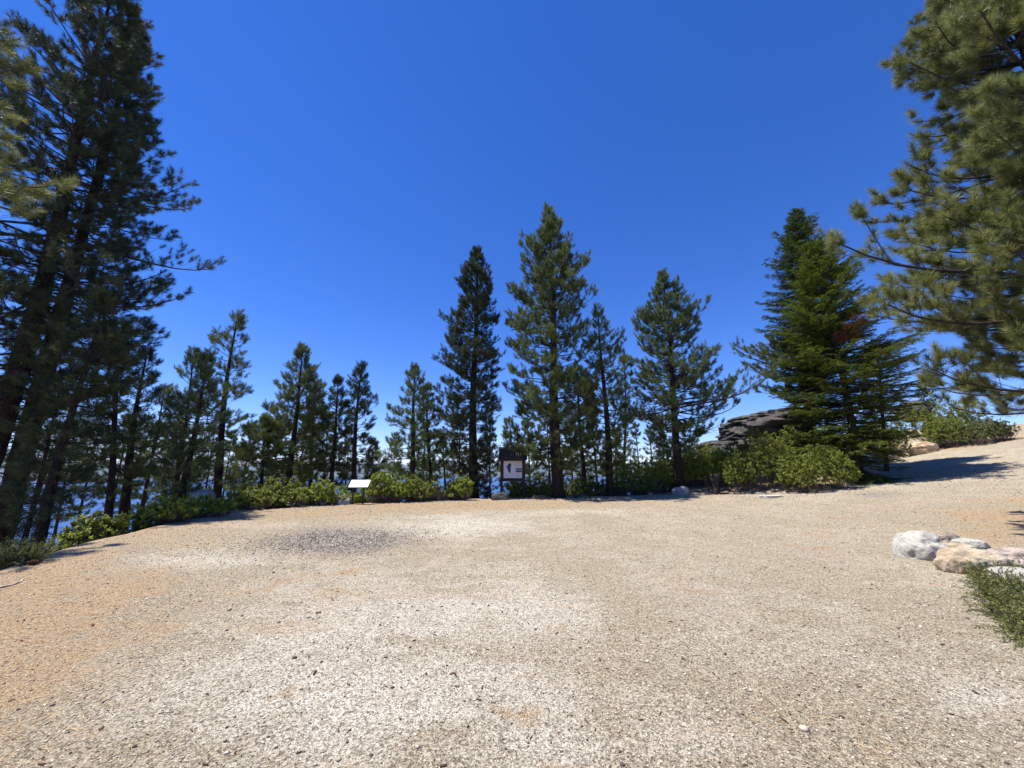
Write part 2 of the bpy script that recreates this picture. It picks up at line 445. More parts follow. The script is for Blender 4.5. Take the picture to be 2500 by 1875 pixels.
# ------------------------------------------------------------------ ground, lake, mountains
def ell(U, V, cx, cy, rx, ry, pw=1.0):
    q = ((U - cx) / rx) ** 2 + ((V - cy) / ry) ** 2
    return np.exp(-q * 1.2) * pw
def build_ground():
    na = 1080
    rr = np.concatenate([np.linspace(.25, 3, 40), np.geomspace(3.05, 60, 330), np.geomspace(62, 1400, 60)])
    az = np.linspace(-np.pi, np.pi, na, endpoint=False)
    A, Rr = np.meshgrid(az, rr)
    X, Y = np.sin(A) * Rr, np.cos(A) * Rr
    Z = terr(X, Y)
    V = np.stack([X, Y, Z], -1).reshape(-1, 3)
    idx = np.arange(len(rr) * na).reshape(len(rr), na); nx = np.roll(idx, -1, 1)
    Q = np.stack([idx[:-1], idx[1:], nx[1:], nx[:-1]], -1).reshape(-1, 4)
    V = np.concatenate([V, [[0, 0, gz(0, 0)]]])
    # masks of the surface cover, authored as fixed patches of ground
    U, Vp, D = project(V)
    ok = D > .3
    duff = np.zeros(len(V)); dark = np.zeros(len(V)); pale = np.full(len(V), .25); dirt = np.full(len(V), .0)
    for a in [(60, 1480, 420, 130, 1.0), (300, 1440, 300, 70, .85), (250, 1560, 260, 70, .6), (-200, 1650, 420, 260, .8), (120, 1640, 300, 120, .45), (420, 1330, 160, 36, .5),
              (1000, 1232, 560, 14, 1.0), (1250, 1228, 420, 10, .9), (650, 1262, 260, 14, .7), (480, 1300, 220, 30, .5), (2500, 1275, 230, 62, 1.1), (2350, 1290, 120, 30, .5),
              (880, 1455, 110, 24, .4), (1930, 1760, 170, 70, .45), (2120, 1830, 90, 60, .5), (620, 1530, 160, 34, .5), (210, 1820, 160, 60, .35),
              (1190, 1730, 80, 30, .4), (1750, 1205, 60, 8, .7), (2330, 1378, 46, 12, .9), (1400, 1590, 120, 40, .3)]:
        duff = np.maximum(duff, ell(U, Vp, *a))
    vb = np.array([1240, 1262, 1292, 1330, 1400, 1480, 1560, 1640, 1700, 1780, 1875, 2100]); ub = np.array([1500, 820, 540, 400, 420, 500, 470, 390, 300, 240, 130, -100])
    duff = np.maximum(duff, .62 / (1 + np.exp(-(np.interp(Vp, vb, ub) - U) / 55.)))
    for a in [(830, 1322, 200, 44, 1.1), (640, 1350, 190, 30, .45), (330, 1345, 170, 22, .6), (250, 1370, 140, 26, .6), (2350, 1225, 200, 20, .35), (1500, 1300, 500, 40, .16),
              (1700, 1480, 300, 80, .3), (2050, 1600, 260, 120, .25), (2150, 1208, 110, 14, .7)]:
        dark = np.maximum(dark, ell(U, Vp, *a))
    for a in [(850, 1700, 800, 200, .85), (1100, 1500, 560, 130, .75), (760, 1560, 420, 120, .7), (480, 1365, 300, 36, .7), (1120, 1285, 240, 40, .8), (700, 1440, 260, 40, .4), (1350, 1250, 520, 18, .5),
              (1750, 1820, 360, 120, .4), (2380, 1700, 180, 60, .6), (2300, 1830, 200, 60, .5), (1300, 1800, 500, 120, .6), (250, 1740, 220, 60, .5), (600, 1280, 200, 14, .6)]:
        pale = np.maximum(pale, ell(U, Vp, *a))
    for a in [(1500, 1640, 240, 70, .55), (1330, 1570, 160, 50, .45), (1180, 1770, 120, 34, .5), (1900, 1350, 500, 120, .35), (2150, 1260, 400, 60, .4), (1700, 1250, 500, 24, .3), (2000, 1700, 300, 90, .45)]:
        dirt = np.maximum(dirt, ell(U, Vp, *a))
    rad = np.hypot(V[:, 0], V[:, 1]); azd = np.degrees(np.arctan2(V[:, 0], V[:, 1]))
    off = rad - np.interp(azd, EA, ER)
    side = ~ok | (np.abs(azd) > 55)
    duff = np.where(side, .35, duff); pale = np.where(side, .4, pale); dirt = np.where(side, .2, dirt); dark = np.where(side, .1, dark)
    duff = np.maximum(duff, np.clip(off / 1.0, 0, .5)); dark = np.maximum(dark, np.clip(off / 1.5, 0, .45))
    tri = np.array([[len(V) - 1, nxt, cur, cur] for cur, nxt in zip(idx[0], nx[0])])
    o = mesh_np('ground', V[:-1], Q, M['ground'], attrs=dict(duff=duff[:-1], dark=dark[:-1], pale=pale[:-1], dirt=dirt[:-1]), smooth=True)
    props(o, kind='structure')
    return None
build_ground()
LAKE_Z = -330.0
def ring_plane(name, z, rmax, mat, r0=300):
    a = np.linspace(0, 2 * np.pi, 128, endpoint=False)
    rr = np.geomspace(r0, rmax, 24)
    V = np.array([[r * math.sin(t), r * math.cos(t), z] for r in rr for t in a])
    idx = np.arange(len(V)).reshape(len(rr), 128); nx = np.roll(idx, -1, 1)
    Q = np.stack([idx[:-1], idx[1:], nx[1:], nx[:-1]], -1).reshape(-1, 4)
    return props(mesh_np(name, V, Q, mat), kind='structure')
ring_plane('lake', LAKE_Z, 26000, M['water'])
def mountains():
    az = np.radians(np.linspace(-75, 75, 420)); rr = np.linspace(17500, 25500, 34)
    V = []
    for r in rr:
        q = (r - 17500) / 8000
        for t in az:
            x, y = math.sin(t) * r, math.cos(t) * r
            ridge = 1 - abs(noise.noise(Vector((x / 3800, y / 3800, 3)))) * 1.6
            det = noise.fractal(Vector((x / 1500, y / 1500, 1)), .9, 2, 5)
            h = q ** .75 * (520 + 420 * ridge + 190 * det)
            V.append((x, y, LAKE_Z - 15 + max(h, 0)))
    idx = np.arange(len(V)).reshape(len(rr), len(az))
    Q = np.stack([idx[:-1, :-1], idx[1:, :-1], idx[1:, 1:], idx[:-1, 1:]], -1).reshape(-1, 4)
    props(mesh_np('mountains', np.array(V), Q, M['mountain'], smooth=True), kind='structure')
mountains()

# ------------------------------------------------------------------ trees
def perp_frame(D):
    ref = np.where(np.abs(D[:, 2:3]) > .9, np.array([1., 0, 0]), np.array([0, 0, 1.]))
    A = norm(np.cross(D, ref)); return A, np.cross(D, A)
def needles(rs, P, D, tl, nl, w, n, spread=(28, 72), droop=0.0):
    """tufts at P along D; returns single-triangle needles"""
    N = len(P)
    A, B = perp_frame(D)
    u = rs.random((N, n)); ph = rs.random((N, n)) * 2 * np.pi
    ang = np.radians(spread[1] - (spread[1] - spread[0]) * u + rs.normal(0, 7, (N, n)))
    start = P[:, None] + D[:, None] * (u * np.asarray(tl).reshape(-1, 1))[..., None]
    rad = A[:, None] * np.cos(ph)[..., None] + B[:, None] * np.sin(ph)[..., None]
    d = D[:, None] * np.cos(ang)[..., None] + rad * np.sin(ang)[..., None]
    d[..., 2] -= droop * rs.random((N, n))
    ln = nl * (.75 + .4 * rs.random((N, n)))
    tip = start + d * ln[..., None]
    side = norm(np.cross(d, rs.normal(0, 1, (N, n, 3)))) * (w / 2)
    V = np.stack([start - side, start + side, tip], 2).reshape(-1, 3)
    Fc = np.arange(len(V)).reshape(-1, 3)
    tone = np.clip(rs.random((N, 1)) * .5 + rs.random((N, n)) * .35 + u * .2 + rs.normal(0, .05, (N, n)), 0, 1)
    return V, Fc, np.repeat(tone.reshape(-1), 3)
def poly_interp(P, s):
    """P (N,K,3), s (N,m) -> points, tangents"""
    K = P.shape[1]
    f = np.clip(s, 0, .9999) * (K - 1); i = f.astype(int); t = (f - i)[..., None]
    n = np.arange(len(P))[:, None]
    a, b = P[n, i], P[n, i + 1]
    return a * (1 - t) + b * t, norm(b - a)
def trunk_axis(base, top, Y, x_lean=True):
    P0 = ray(*base, Y)
    if top[0] is None:
        d = rdir(1250, top[1]); z = EYE + d[2] * Y / d[1]
        P1 = np.array((P0[0], P0[1], z))
    else:
        P1 = ray(*top, Y)
    ax = (P1 - P0)
    g = gz(P0[0], P0[1])
    s = 0
    Pb = P0.copy()
    while Pb[2] > gz(Pb[0], Pb[1]) - .15:
        s += .1; Pb = P0 - ax / ax[2] * s
        if s > 40: break
    return Pb, P1, P0
def build_trunk(root, Pb, P1, rad, rs, mat='bark', bend=.012, tipr=.012, name='trunk'):
    K = 40
    t = np.linspace(0, 1, K)
    H = np.linalg.norm(P1 - Pb)
    P = Pb + (P1 - Pb) * t[:, None]
    ph = rs.random(4) * 6
    w = bend * H * np.sin(np.pi * t)[:, None]
    P[:, 0] += (w[:, 0] * np.sin(t * 3.3 + ph[0])); P[:, 1] += w[:, 0] * np.sin(t * 2.7 + ph[1])
    r = rad * (1 - t) ** .85 + tipr
    r *= 1 + .35 * np.exp(-t * H / .35)
    r *= 1 + .04 * rs.normal(0, 1, K)
    V, Q = tubes(P[None], r[None], 14)
    mesh_np(name, V, Q, M[mat], root, smooth=True)
    return P, t
def crown_radius(prof, Y):
    zs, L, Rt = [], [], []
    for py, l, r in prof:
        d = rdir(1250, py); z = EYE + d[2] * Y / d[1]
        k = Y / d[1] / F
        zs.append(z); L.append(l * k); Rt.append(r * k)
    o = np.argsort(zs)
    return np.array(zs)[o], np.array(L)[o], np.array(Rt)[o]

def pine(label, base, top, Y, prof, rad=.2, mat='needle', seed=1, group=None, nl=.18, nw=.016, nn=26, whorl=.42, per=5, dead=0,
         dens=.55, name='pine_tree', up=(-14, 43), dead_to=None, tuft=.28, gap=.08, sec_sp=.235, reach=1.0, clump=2.3, deadmat='twig', catg='tree', bare=.32):
    rs = np.random.RandomState(seed)
    Pb, P1, _ = trunk_axis(base, top, Y)
    root = empty(name, Pb, label, catg, group)
    TP, tt = build_trunk(root, Pb, P1, rad, rs)
    zs, Lr, Rr = crown_radius(prof, Y)
    Lr, Rr = Lr * reach, Rr * reach
    if reach == 1.0:
        zs = np.concatenate([[zs[0] - .9], zs]); Lr = np.concatenate([[Lr[0] * .7], Lr]); Rr = np.concatenate([[Rr[0] * .7], Rr])
    z0, z1 = zs[0], P1[2]
    # whorls of branches
    Z = []
    z = z0 - .25
    while z < z1 - .12:
        q = (z1 - z) / (z1 - z0)
        Z.append(z); z += whorl * (.55 + .6 * q) * (.8 + .4 * rs.random())
    bz, baz = [], []
    for z in Z:
        k = per + rs.randint(-1, 2)
        a0 = rs.random() * 6.28
        for i in range(k):
            if rs.random() < gap: continue
            bz.append(z + rs.normal(0, .06)); baz.append(a0 + i * 6.283 / k + rs.normal(0, .3))
    bz = np.clip(np.array(bz), z0 - .4, z1 - .08); baz = np.array(baz); N = len(bz)
    cx = np.cos(baz)
    l = np.interp(bz, zs, Lr); r = np.interp(bz, zs, Rr)
    w = (cx + 1) / 2
    rad_c = l * (1 - w) + r * w
    q = np.clip((bz - z0) / (z1 - z0), 0, 1)
    if up is None: up = (-6, 42)
    rise = rad_c * np.tan(np.radians(up[0] + (up[1] - up[0]) * q ** 1.2 + 9)) * .85
    l = np.interp(bz + rise, zs, Lr); r = np.interp(bz + rise, zs, Rr)
    rad_c = np.minimum(rad_c * 1.1, l * (1 - w) + r * w)
    # actual reach so the outline is uneven
    ph3 = rs.random(4) * 6.28
    ragged = 1 + .15 * np.sin(bz * 2.3 + ph3[0]) + .15 * np.sin(baz * 2 + bz * 1.1 + ph3[1]) + .10 * np.sin(baz * 3 - bz * 2.7 + ph3[2])
    Lb = rad_c * ragged * (.48 + .60 * rs.random(N) ** .8) + .06
    if up is None: up = (-6, 42)
    e0 = np.radians(up[0] + (up[1] - up[0]) * q ** 1.2 + rs.normal(0, 7, N))
    K = 8
    s = np.linspace(0, 1, K - 1)
    el = e0[:, None] + np.radians(26) * (s[None] ** 1.6) * (1.15 - .5 * q[:, None]) - np.radians(10) * np.sin(s[None] * np.pi) * (1 - q[:, None])
    az = baz[:, None] + np.cumsum(rs.normal(0, .07, (N, K - 1)), 1)
    Lt = Lb / np.maximum(np.cos(e0 + .2), .6)
    step = (Lt / (K - 1))[:, None]
    dv = np.stack([np.cos(el) * np.cos(az), np.cos(el) * np.sin(az), np.sin(el)], -1) * step[..., None]
    P0 = np.stack([np.interp(bz, TP[:, 2], TP[:, 0]), np.interp(bz, TP[:, 2], TP[:, 1]), bz], -1)
    BP = np.concatenate([P0[:, None], P0[:, None] + np.cumsum(dv, 1)], 1)
    br = (.008 + .0115 * Lt)[:, None] * np.linspace(1, .28, K)[None]
    parts = [tubes(BP, br, 5)]
    # side shoots
    nm = max(2, int(np.max(Lt) / sec_sp * (1 - bare)) + 1)
    S = bare + (1 - bare) * (np.arange(nm)[None] + rs.random((N, nm))) / nm
    need = np.clip(Lt * (1 - bare) / sec_sp, 2, nm) / nm
    keep = rs.random((N, nm)) < need[:, None]
    SP, ST = poly_interp(BP, S)
    sidev = norm(np.cross(ST, np.array([0, 0, 1.])))
    sg = np.where(rs.random((N, nm)) < .5, -1., 1.)[..., None]
    ang = np.radians(rs.uniform(28, 62, (N, nm)))[..., None]
    SD = norm(ST * np.cos(ang) + sidev * sg * np.sin(ang) + np.array([0, 0, 1.]) * rs.uniform(-.12, .5, (N, nm, 1)))
    sl = np.clip((.12 + .42 * (1 - S)) * Lt[:, None] * rs.uniform(.6, 1.15, (N, nm)), .08, 1.3)
    SP, SD, sl = SP[keep], SD[keep], sl[keep]
    K2 = 5
    u = np.linspace(0, 1, K2)[None, :, None]
    Q2 = SP[:, None] + SD[:, None] * (u * sl[:, None, None]) + np.array([0, 0, 1.]) * (u ** 2 * sl[:, None, None] * .28)
    parts.append(tubes(Q2, (.003 + .006 * sl)[:, None] * np.linspace(1, .5, K2)[None], 3))
    # tufts: shoot tips, along the longer shoots, branch ends
    def ends(PL, n_along, ln, thr):
        pts, dirs = [PL[:, -1]], [norm(PL[:, -1] - PL[:, -2])]
        for k in range(n_along):
            sel = ln > thr * (k + 1)
            if not sel.any(): continue
            ss = rs.uniform(.35, .95, (sel.sum(), 1))
            p, t = poly_interp(PL[sel], ss)
            p, t = p[:, 0], t[:, 0]
            sv = norm(np.cross(t, rs.normal(0, 1, t.shape)))
            dd = norm(t * .75 + sv * .65 + np.array([0, 0, .35]))
            tw = rs.uniform(.04, .16, (len(p), 1))
            pts.append(p + dd * tw); dirs.append(dd)
        return np.concatenate(pts), np.concatenate(dirs)
    a, b = ends(Q2, int(4 * dens), sl, .17)
    c_, d_ = ends(BP, 2, Lt, .6)
    TPt = np.concatenate([a, c_, TP[-1:]]); TD = np.concatenate([b, d_, [[0, 0, 1.]]])
    TD = norm(TD + rs.normal(0, .12, TD.shape) + np.array([0, 0, .18]))
    tl = tuft * rs.uniform(.6, 1.25, len(TPt))
    V, Fc, tone = needles(rs, TPt - TD * .05, TD, tl, nl, nw * .85, int(nn * clump), spread=(22, 80))
    mesh_np('crown', V, Fc, M[mat], root, dict(rnd=tone))
    # leader shoot and bare dead limbs
    if dead:
        zt = dead_to if dead_to is not None else z0
        dz = rs.uniform(Pb[2] + .8, max(zt, z0) + .8, dead)
        da = rs.random(dead) * 6.283
        dl = rs.uniform(.4, 1.0, dead) * np.interp(dz, zs, np.maximum(Lr, Rr)).clip(.6, 3)
        P0 = np.stack([np.interp(dz, TP[:, 2], TP[:, 0]), np.interp(dz, TP[:, 2], TP[:, 1]), dz], -1)
        uu = np.linspace(0, 1, 7)
        hd = np.stack([np.cos(da), np.sin(da), 0 * da], -1)
        DP = P0[:, None] + hd[:, None] * (uu[None, :, None] * dl[:, None, None])
        DP[:, :, 2] += (-.30 * uu[None] ** 1.5 + .05 * np.sin(uu[None] * 7 + da[:, None])) * dl[:, None]
        DP[:, :, 0] += .05 * np.sin(uu[None] * 5 + da[:, None] * 3) * dl[:, None]
        dp = [tubes(DP, (.006 + .010 * dl)[:, None] * np.linspace(1, .25, 7)[None], 4)]
        S = rs.uniform(.3, .95, (dead, 5)); sp0, st0 = poly_interp(DP, S)
        sd0 = norm(st0 + rs.normal(0, .6, st0.shape)).reshape(-1, 3); sp0 = sp0.reshape(-1, 3)
        l2 = rs.uniform(.1, .45, len(sp0)) * np.repeat(dl, 5)
        u3 = np.linspace(0, 1, 3)[None, :, None]
        q3 = sp0[:, None] + sd0[:, None] * (u3 * l2[:, None, None]) - np.array([0, 0, 1.]) * (u3 ** 2 * l2[:, None, None] * .3)
        dp.append(tubes(q3, np.full((len(q3), 3), .004) * np.array([1.2, .9, .5]), 3))
        V, Q = cat(dp); mesh_np('dead_limbs', V, Q, M[deadmat], root)
    V, Q = cat(parts)
    mesh_np('limbs', V, Q, M['twig'], root, smooth=True)
    return root

def fir(label, base, top, Y, prof, rad=.2, mat='fir', seed=1, group=None, whorl=.31, per=8, spike=0, red=None, name='fir_tree', lw=.030, ll=.075, up=(-16, 40)):
    rs = np.random.RandomState(seed)
    Pb, P1, _ = trunk_axis(base, top, Y)
    root = empty(name, Pb, label, 'tree', group)
    TP, tt = build_trunk(root, Pb, P1, rad, rs, bend=.004, mat='twig' if spike else 'bark', tipr=.018)
    zs, Lr, Rr = crown_radius(prof, Y)
    z0, z1 = zs[0], min(P1[2], zs[-1])
    Z = []; z = z0
    while z < z1 - .05:
        q = (z1 - z) / (z1 - z0); Z.append(z); z += whorl * (.55 + .6 * q) * (.8 + .4 * rs.random())
    bz, baz = [], []
    for z in Z:
        k = per + rs.randint(-1, 2); a0 = rs.random() * 6.28
        for i in range(k):
            if rs.random() < .06: continue
            bz.append(z + rs.normal(0, .09)); baz.append(a0 + i * 6.283 / k + rs.normal(0, .25))
    bz = np.clip(np.array(bz), z0 - .1, z1); baz = np.array(baz); N = len(bz)
    w = (np.cos(baz) + 1) / 2
    rc = np.interp(bz, zs, Lr) * (1 - w) + np.interp(bz, zs, Rr) * w
    q = (bz - z0) / (z1 - z0)
    ph3 = rs.random(4) * 6.28
    Lb = rc * (1 + .13 * np.sin(bz * 2.6 + ph3[0]) + .12 * np.sin(baz * 2 + bz * 1.3 + ph3[1])) * (.48 + .60 * rs.random(N)) + .1
    e0 = np.radians(up[0] + (up[1] - up[0]) * q ** 1.5 + rs.normal(0, 5, N))
    K = 7; s = np.linspace(0, 1, K - 1)
    el = e0[:, None] + np.radians(14) * s[None] ** 1.4
    az = baz[:, None] + np.cumsum(rs.normal(0, .04, (N, K - 1)), 1)
    dv = np.stack([np.cos(el) * np.cos(az), np.cos(el) * np.sin(az), np.sin(el)], -1) * (Lb / (K - 1))[:, None, None]
    P0 = np.stack([np.interp(bz, TP[:, 2], TP[:, 0]), np.interp(bz, TP[:, 2], TP[:, 1]), bz], -1)
    BP = np.concatenate([P0[:, None], P0[:, None] + np.cumsum(dv, 1)], 1)
    parts = [tubes(BP, (.008 + .011 * Lb)[:, None] * np.linspace(1, .25, K)[None], 4)]
    sp2 = .075
    nm = int(np.max(Lb) * .78 / sp2) + 2
    S = .22 + .78 * (np.arange(nm)[None] + rs.random((N, nm))) / nm
    keep = rs.random((N, nm)) < np.clip(Lb * .78 / sp2 / nm, 0, 1)[:, None]
    SP, ST = poly_interp(BP, S)
    sv = norm(np.cross(ST, np.array([0, 0, 1.]))); sg = np.where(rs.random((N, nm)) < .5, -1., 1.)[..., None]
    ang = np.radians(rs.uniform(35, 60, (N, nm)))[..., None]
    SD = norm(ST * np.cos(ang) + sv * sg * np.sin(ang) + np.array([0, 0, 1.]) * rs.uniform(-.34, .18, (N, nm, 1)))
    sl = np.clip((.09 + .36 * (1 - S)) * Lb[:, None] * rs.uniform(.6, 1.15, (N, nm)), .07, .8)
    bid = np.broadcast_to(np.arange(N)[:, None], (N, nm))[keep]
    SP, SD, sl, sv = SP[keep], SD[keep], sl[keep], sv[keep]
    u = np.linspace(0, 1, 3)[None, :, None]
    Q2 = SP[:, None] + SD[:, None] * (u * sl[:, None, None]) - np.array([0, 0, 1.]) * (u ** 2 * sl[:, None, None] * .12)
    parts.append(tubes(Q2, np.full((len(Q2), 3), .0045), 3))
    # twigs off each side shoot, then short flat needles
    TW_P, TW_D, TW_L, TW_B = [], [], [], []
    for k in range(9):
        sel = sl > .055 * k
        if not sel.any(): continue
        ss = rs.uniform(.1, 1, (sel.sum(), 1)); p, t = poly_interp(Q2[sel], ss); p, t = p[:, 0], t[:, 0]
        sdv = norm(np.cross(t, np.array([0, 0, 1.]))) * np.where(rs.random(len(p)) < .5, -1., 1.)[:, None]
        d = norm(t * rs.uniform(.5, 1.2, (len(p), 1)) + sdv * .8 + np.array([0, 0, 1.]) * rs.uniform(-.26, .30, (len(p), 1)))
        TW_P.append(p); TW_D.append(d); TW_L.append(rs.uniform(.08, .20, len(p))); TW_B.append(bid[sel])
    TW_P.append(Q2[:, -1]); TW_D.append(SD); TW_L.append(np.full(len(SD), .10)); TW_B.append(bid)
    P = np.concatenate(TW_P); D = np.concatenate(TW_D); L = np.concatenate(TW_L); B = np.concatenate(TW_B)
    n = 7; Nn = len(P)
    uu = rs.random((Nn, n)); sgn = np.where(rs.random((Nn, n)) < .5, -1., 1.)
    sd2 = norm(np.cross(D, np.array([0, 0, 1.])))
    st = P[:, None] + D[:, None] * (uu * L[:, None])[..., None]
    nd = norm(D[:, None] * .75 + sd2[:, None] * (sgn * .75)[..., None] + np.array([0, 0, 1.]) * rs.uniform(-.1, .45, (Nn, n, 1)))
    tip = st + nd * (ll * rs.uniform(.7, 1.2, (Nn, n)))[..., None]
    pl = norm(np.cross(nd, np.array([0, 0, 1.]) + rs.normal(0, .35, (Nn, n, 3)))) * lw / 2
    V = np.stack([st - pl, st + pl, tip], 2).reshape(-1, 3)
    tone = np.clip(rs.random((Nn, 1)) * .5 + uu * .35 + rs.random((Nn, n)) * .2, 0, 1).reshape(-1)
    isred = np.zeros(Nn, bool)
    if red is not None:
        zr, ar = red
        sc = np.abs(bz - zr) * 1.0 + np.abs(np.angle(np.exp(1j * (baz - ar)))) * 1.2
        pick = np.argsort(sc)[:2]
        isred = np.isin(B, pick)
    r3 = np.repeat(isred, n)
    def sub(mask, nm_, mt, **kw):
        vv = V.reshape(-1, 3, 3)[mask].reshape(-1, 3)
        return mesh_np(nm_, vv, np.arange(len(vv)).reshape(-1, 3), M[mt], root, dict(rnd=np.repeat(tone[mask], 3)))
    sub(~r3, 'crown', mat)
    if r3.any():
        o = sub(r3, 'dead_spray', 'fir_dead'); o['label'] = 'rust red spray of dead needles'
    if spike:
        dz = rs.uniform(P1[2] - spike, P1[2] - .1, 26); da = rs.random(26) * 6.283
        lo_z = rs.uniform(z0, z1, 60); dz = np.concatenate([dz, lo_z]); da = np.concatenate([da, rs.uniform(2.6, 5.6, 60)])
        dl = np.concatenate([rs.uniform(.08, .35, 26), np.interp(lo_z, zs, Lr) * rs.uniform(.4, .85, 60)])
        P0 = np.stack([np.interp(dz, TP[:, 2], TP[:, 0]), np.interp(dz, TP[:, 2], TP[:, 1]), dz], -1)
        uu = np.linspace(0, 1, 5); hd = np.stack([np.cos(da), np.sin(da), 0 * da + .1], -1)
        DP = P0[:, None] + hd[:, None] * (uu[None, :, None] * dl[:, None, None]); DP[:, :, 2] -= .25 * uu[None] ** 2 * dl[:, None]
        Vd, Qd = tubes(DP, (.006 + .008 * dl)[:, None] * np.linspace(1, .3, 5)[None], 4)
        mesh_np('dead_limbs', Vd, Qd, M['deadwood'], root)
    Vb, Qb = cat(parts); mesh_np('limbs', Vb, Qb, M['twig'], root)
    return root

G_C = 'pines behind the gravel clearing'
# --- big pines at the left
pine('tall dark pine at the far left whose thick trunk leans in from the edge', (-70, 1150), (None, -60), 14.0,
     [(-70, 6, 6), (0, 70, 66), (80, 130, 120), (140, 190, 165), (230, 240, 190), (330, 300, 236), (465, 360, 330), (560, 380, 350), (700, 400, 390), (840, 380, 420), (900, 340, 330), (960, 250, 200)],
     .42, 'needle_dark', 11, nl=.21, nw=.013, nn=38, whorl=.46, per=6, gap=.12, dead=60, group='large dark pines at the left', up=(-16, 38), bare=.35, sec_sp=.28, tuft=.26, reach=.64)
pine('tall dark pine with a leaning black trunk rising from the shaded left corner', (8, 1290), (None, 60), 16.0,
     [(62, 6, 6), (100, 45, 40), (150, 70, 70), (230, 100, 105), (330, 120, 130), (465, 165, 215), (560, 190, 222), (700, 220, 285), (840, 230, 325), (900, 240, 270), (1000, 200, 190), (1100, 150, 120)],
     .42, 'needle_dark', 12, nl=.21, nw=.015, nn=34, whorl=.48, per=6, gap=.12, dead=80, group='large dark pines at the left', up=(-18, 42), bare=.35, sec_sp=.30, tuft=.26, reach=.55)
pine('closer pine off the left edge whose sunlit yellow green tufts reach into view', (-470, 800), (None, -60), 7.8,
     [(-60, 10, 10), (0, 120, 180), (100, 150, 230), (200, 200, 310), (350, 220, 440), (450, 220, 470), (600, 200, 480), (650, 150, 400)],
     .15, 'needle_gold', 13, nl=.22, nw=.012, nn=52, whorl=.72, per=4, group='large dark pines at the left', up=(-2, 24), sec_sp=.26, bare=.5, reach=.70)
pine('slender pine with a black leaning trunk standing against the blue lake at the left', (114, 1290), (None, 720), 12.5,
     [(720, 4, 4), (800, 50, 50), (900, 80, 80), (1000, 95, 80), (1100, 110, 70), (1200, 90, 60)],
     .17, 'needle_dark', 14, nw=.014, nn=28, dead=40, group=G_C, up=(-18, 30), nl=.2)
pine('small pine with thin drooping limbs below the big dark pines beside the lake', (62, 1275), (None, 940), 15,
     [(940, 4, 4), (1020, 35, 35), (1100, 55, 55), (1180, 60, 55), (1240, 50, 40)],
     .12, 'needle_blue', 15, nw=.015, nn=22, dead=24, group=G_C, up=(-18, 30))
# --- middle distance, left
pine('pine with a straight dark trunk above the shaded manzanita at the left', (258, 1215), (300, 790), 16,
     [(790, 3, 3), (880, 50, 60), (960, 85, 80), (1060, 90, 80), (1130, 80, 60)], .16, 'needle', 21, dead=30, group=G_C, nw=.015, nn=24, gap=.25)
pine('stout trunked pine just right of the straight dark trunk above the shaded manzanita', (308, 1215), (362, 850), 18,
     [(850, 3, 3), (890, 25, 22), (960, 45, 36), (1050, 60, 50), (1120, 55, 45)], .24, 'needle_dark', 22, dead=30, group=G_C, nw=.016, nn=24, gap=.2)
pine('short dark pine in the gap between the stout trunk and the pale leaning pine', (357, 1200), (401, 949), 22,
     [(949, 3, 3), (1000, 28, 28), (1080, 42, 40), (1150, 40, 36)], .15, 'needle_dark', 23, dead=14, group=G_C, nw=.018, nn=24)
pine('pale grey green pine leaning right above the bright manzanita', (447, 1200), (505, 872), 17,
     [(872, 3, 3), (930, 22, 20), (980, 48, 40), (1050, 78, 62), (1120, 78, 62), (1170, 50, 50)], .16, 'needle_blue', 24, dead=16, group=G_C, nw=.016, nn=30, whorl=.34)
pine('pine whose pointed top shows just left of the tallest pine of the left group', (432, 1200), (473, 856), 22,
     [(856, 3, 3), (885, 20, 16), (920, 28, 25), (980, 45, 32), (1080, 55, 40), (1160, 50, 40)], .18, 'needle', 25, dead=16, group=G_C, nw=.018, nn=24)
pine('tallest pine of the left group with sparse level branches on its right side', (530, 1206), (582, 761), 21,
     [(761, 3, 3), (797, 16, 19), (820, 55, 25), (850, 58, 42), (911, 48, 52), (953, 60, 75), (995, 62, 82), (1033, 55, 80), (1080, 52, 72), (1125, 50, 50)],
     .24, 'needle', 26, dead=26, group=G_C, nw=.018, nn=24, whorl=.5, gap=.22, per=5, up=(-4, 30))
pine('little dark pine low behind the olive manzanita right of the left group', (583, 1215), (588, 1150), 26,
     [(1150, 6, 6), (1170, 18, 12), (1190, 22, 18), (1210, 18, 14)], .08, 'needle_dark', 27, group=G_C, nw=.02, nn=24)
# --- group left of the exhibit
pine('bushy low pine forming the left shoulder of the group left of the exhibit panel', (636, 1195), (650, 1020), 20,
     [(1020, 4, 4), (1050, 20, 16), (1100, 42, 32), (1170, 55, 42)], .12, 'needle', 31, group=G_C, nw=.018, nn=28, whorl=.32, per=6)
pine('tallest pine of the group left of the exhibit panel with thick foxtail top', (705, 1170), (739, 853), 22,
     [(853, 4, 4), (881, 14, 12), (905, 34, 33), (935, 40, 36), (969, 55, 45), (1023, 75, 60), (1071, 88, 65), (1120, 100, 65), (1160, 95, 60)],
     .22, 'needle', 32, dead=18, group=G_C, nw=.018, nn=30, whorl=.36, per=6, tuft=.3)
pine('shorter pine between the foxtail topped pine and the twin dark spires', (757, 1180), (775, 930), 25,
     [(930, 3, 3), (960, 15, 15), (1010, 27, 30), (1080, 38, 40), (1160, 42, 40)], .18, 'needle', 33, dead=10, group=G_C, nw=.02, nn=26, per=6)
pine('narrow pine second from the right in the group left of the exhibit panel', (806, 1174), (826, 924), 23,
     [(924, 3, 3), (945, 18, 8), (966, 28, 16), (1011, 32, 30), (1080, 38, 36), (1160, 36, 34)], .17, 'needle_dark', 34, dead=10, group=G_C, nw=.018, nn=26, per=6)
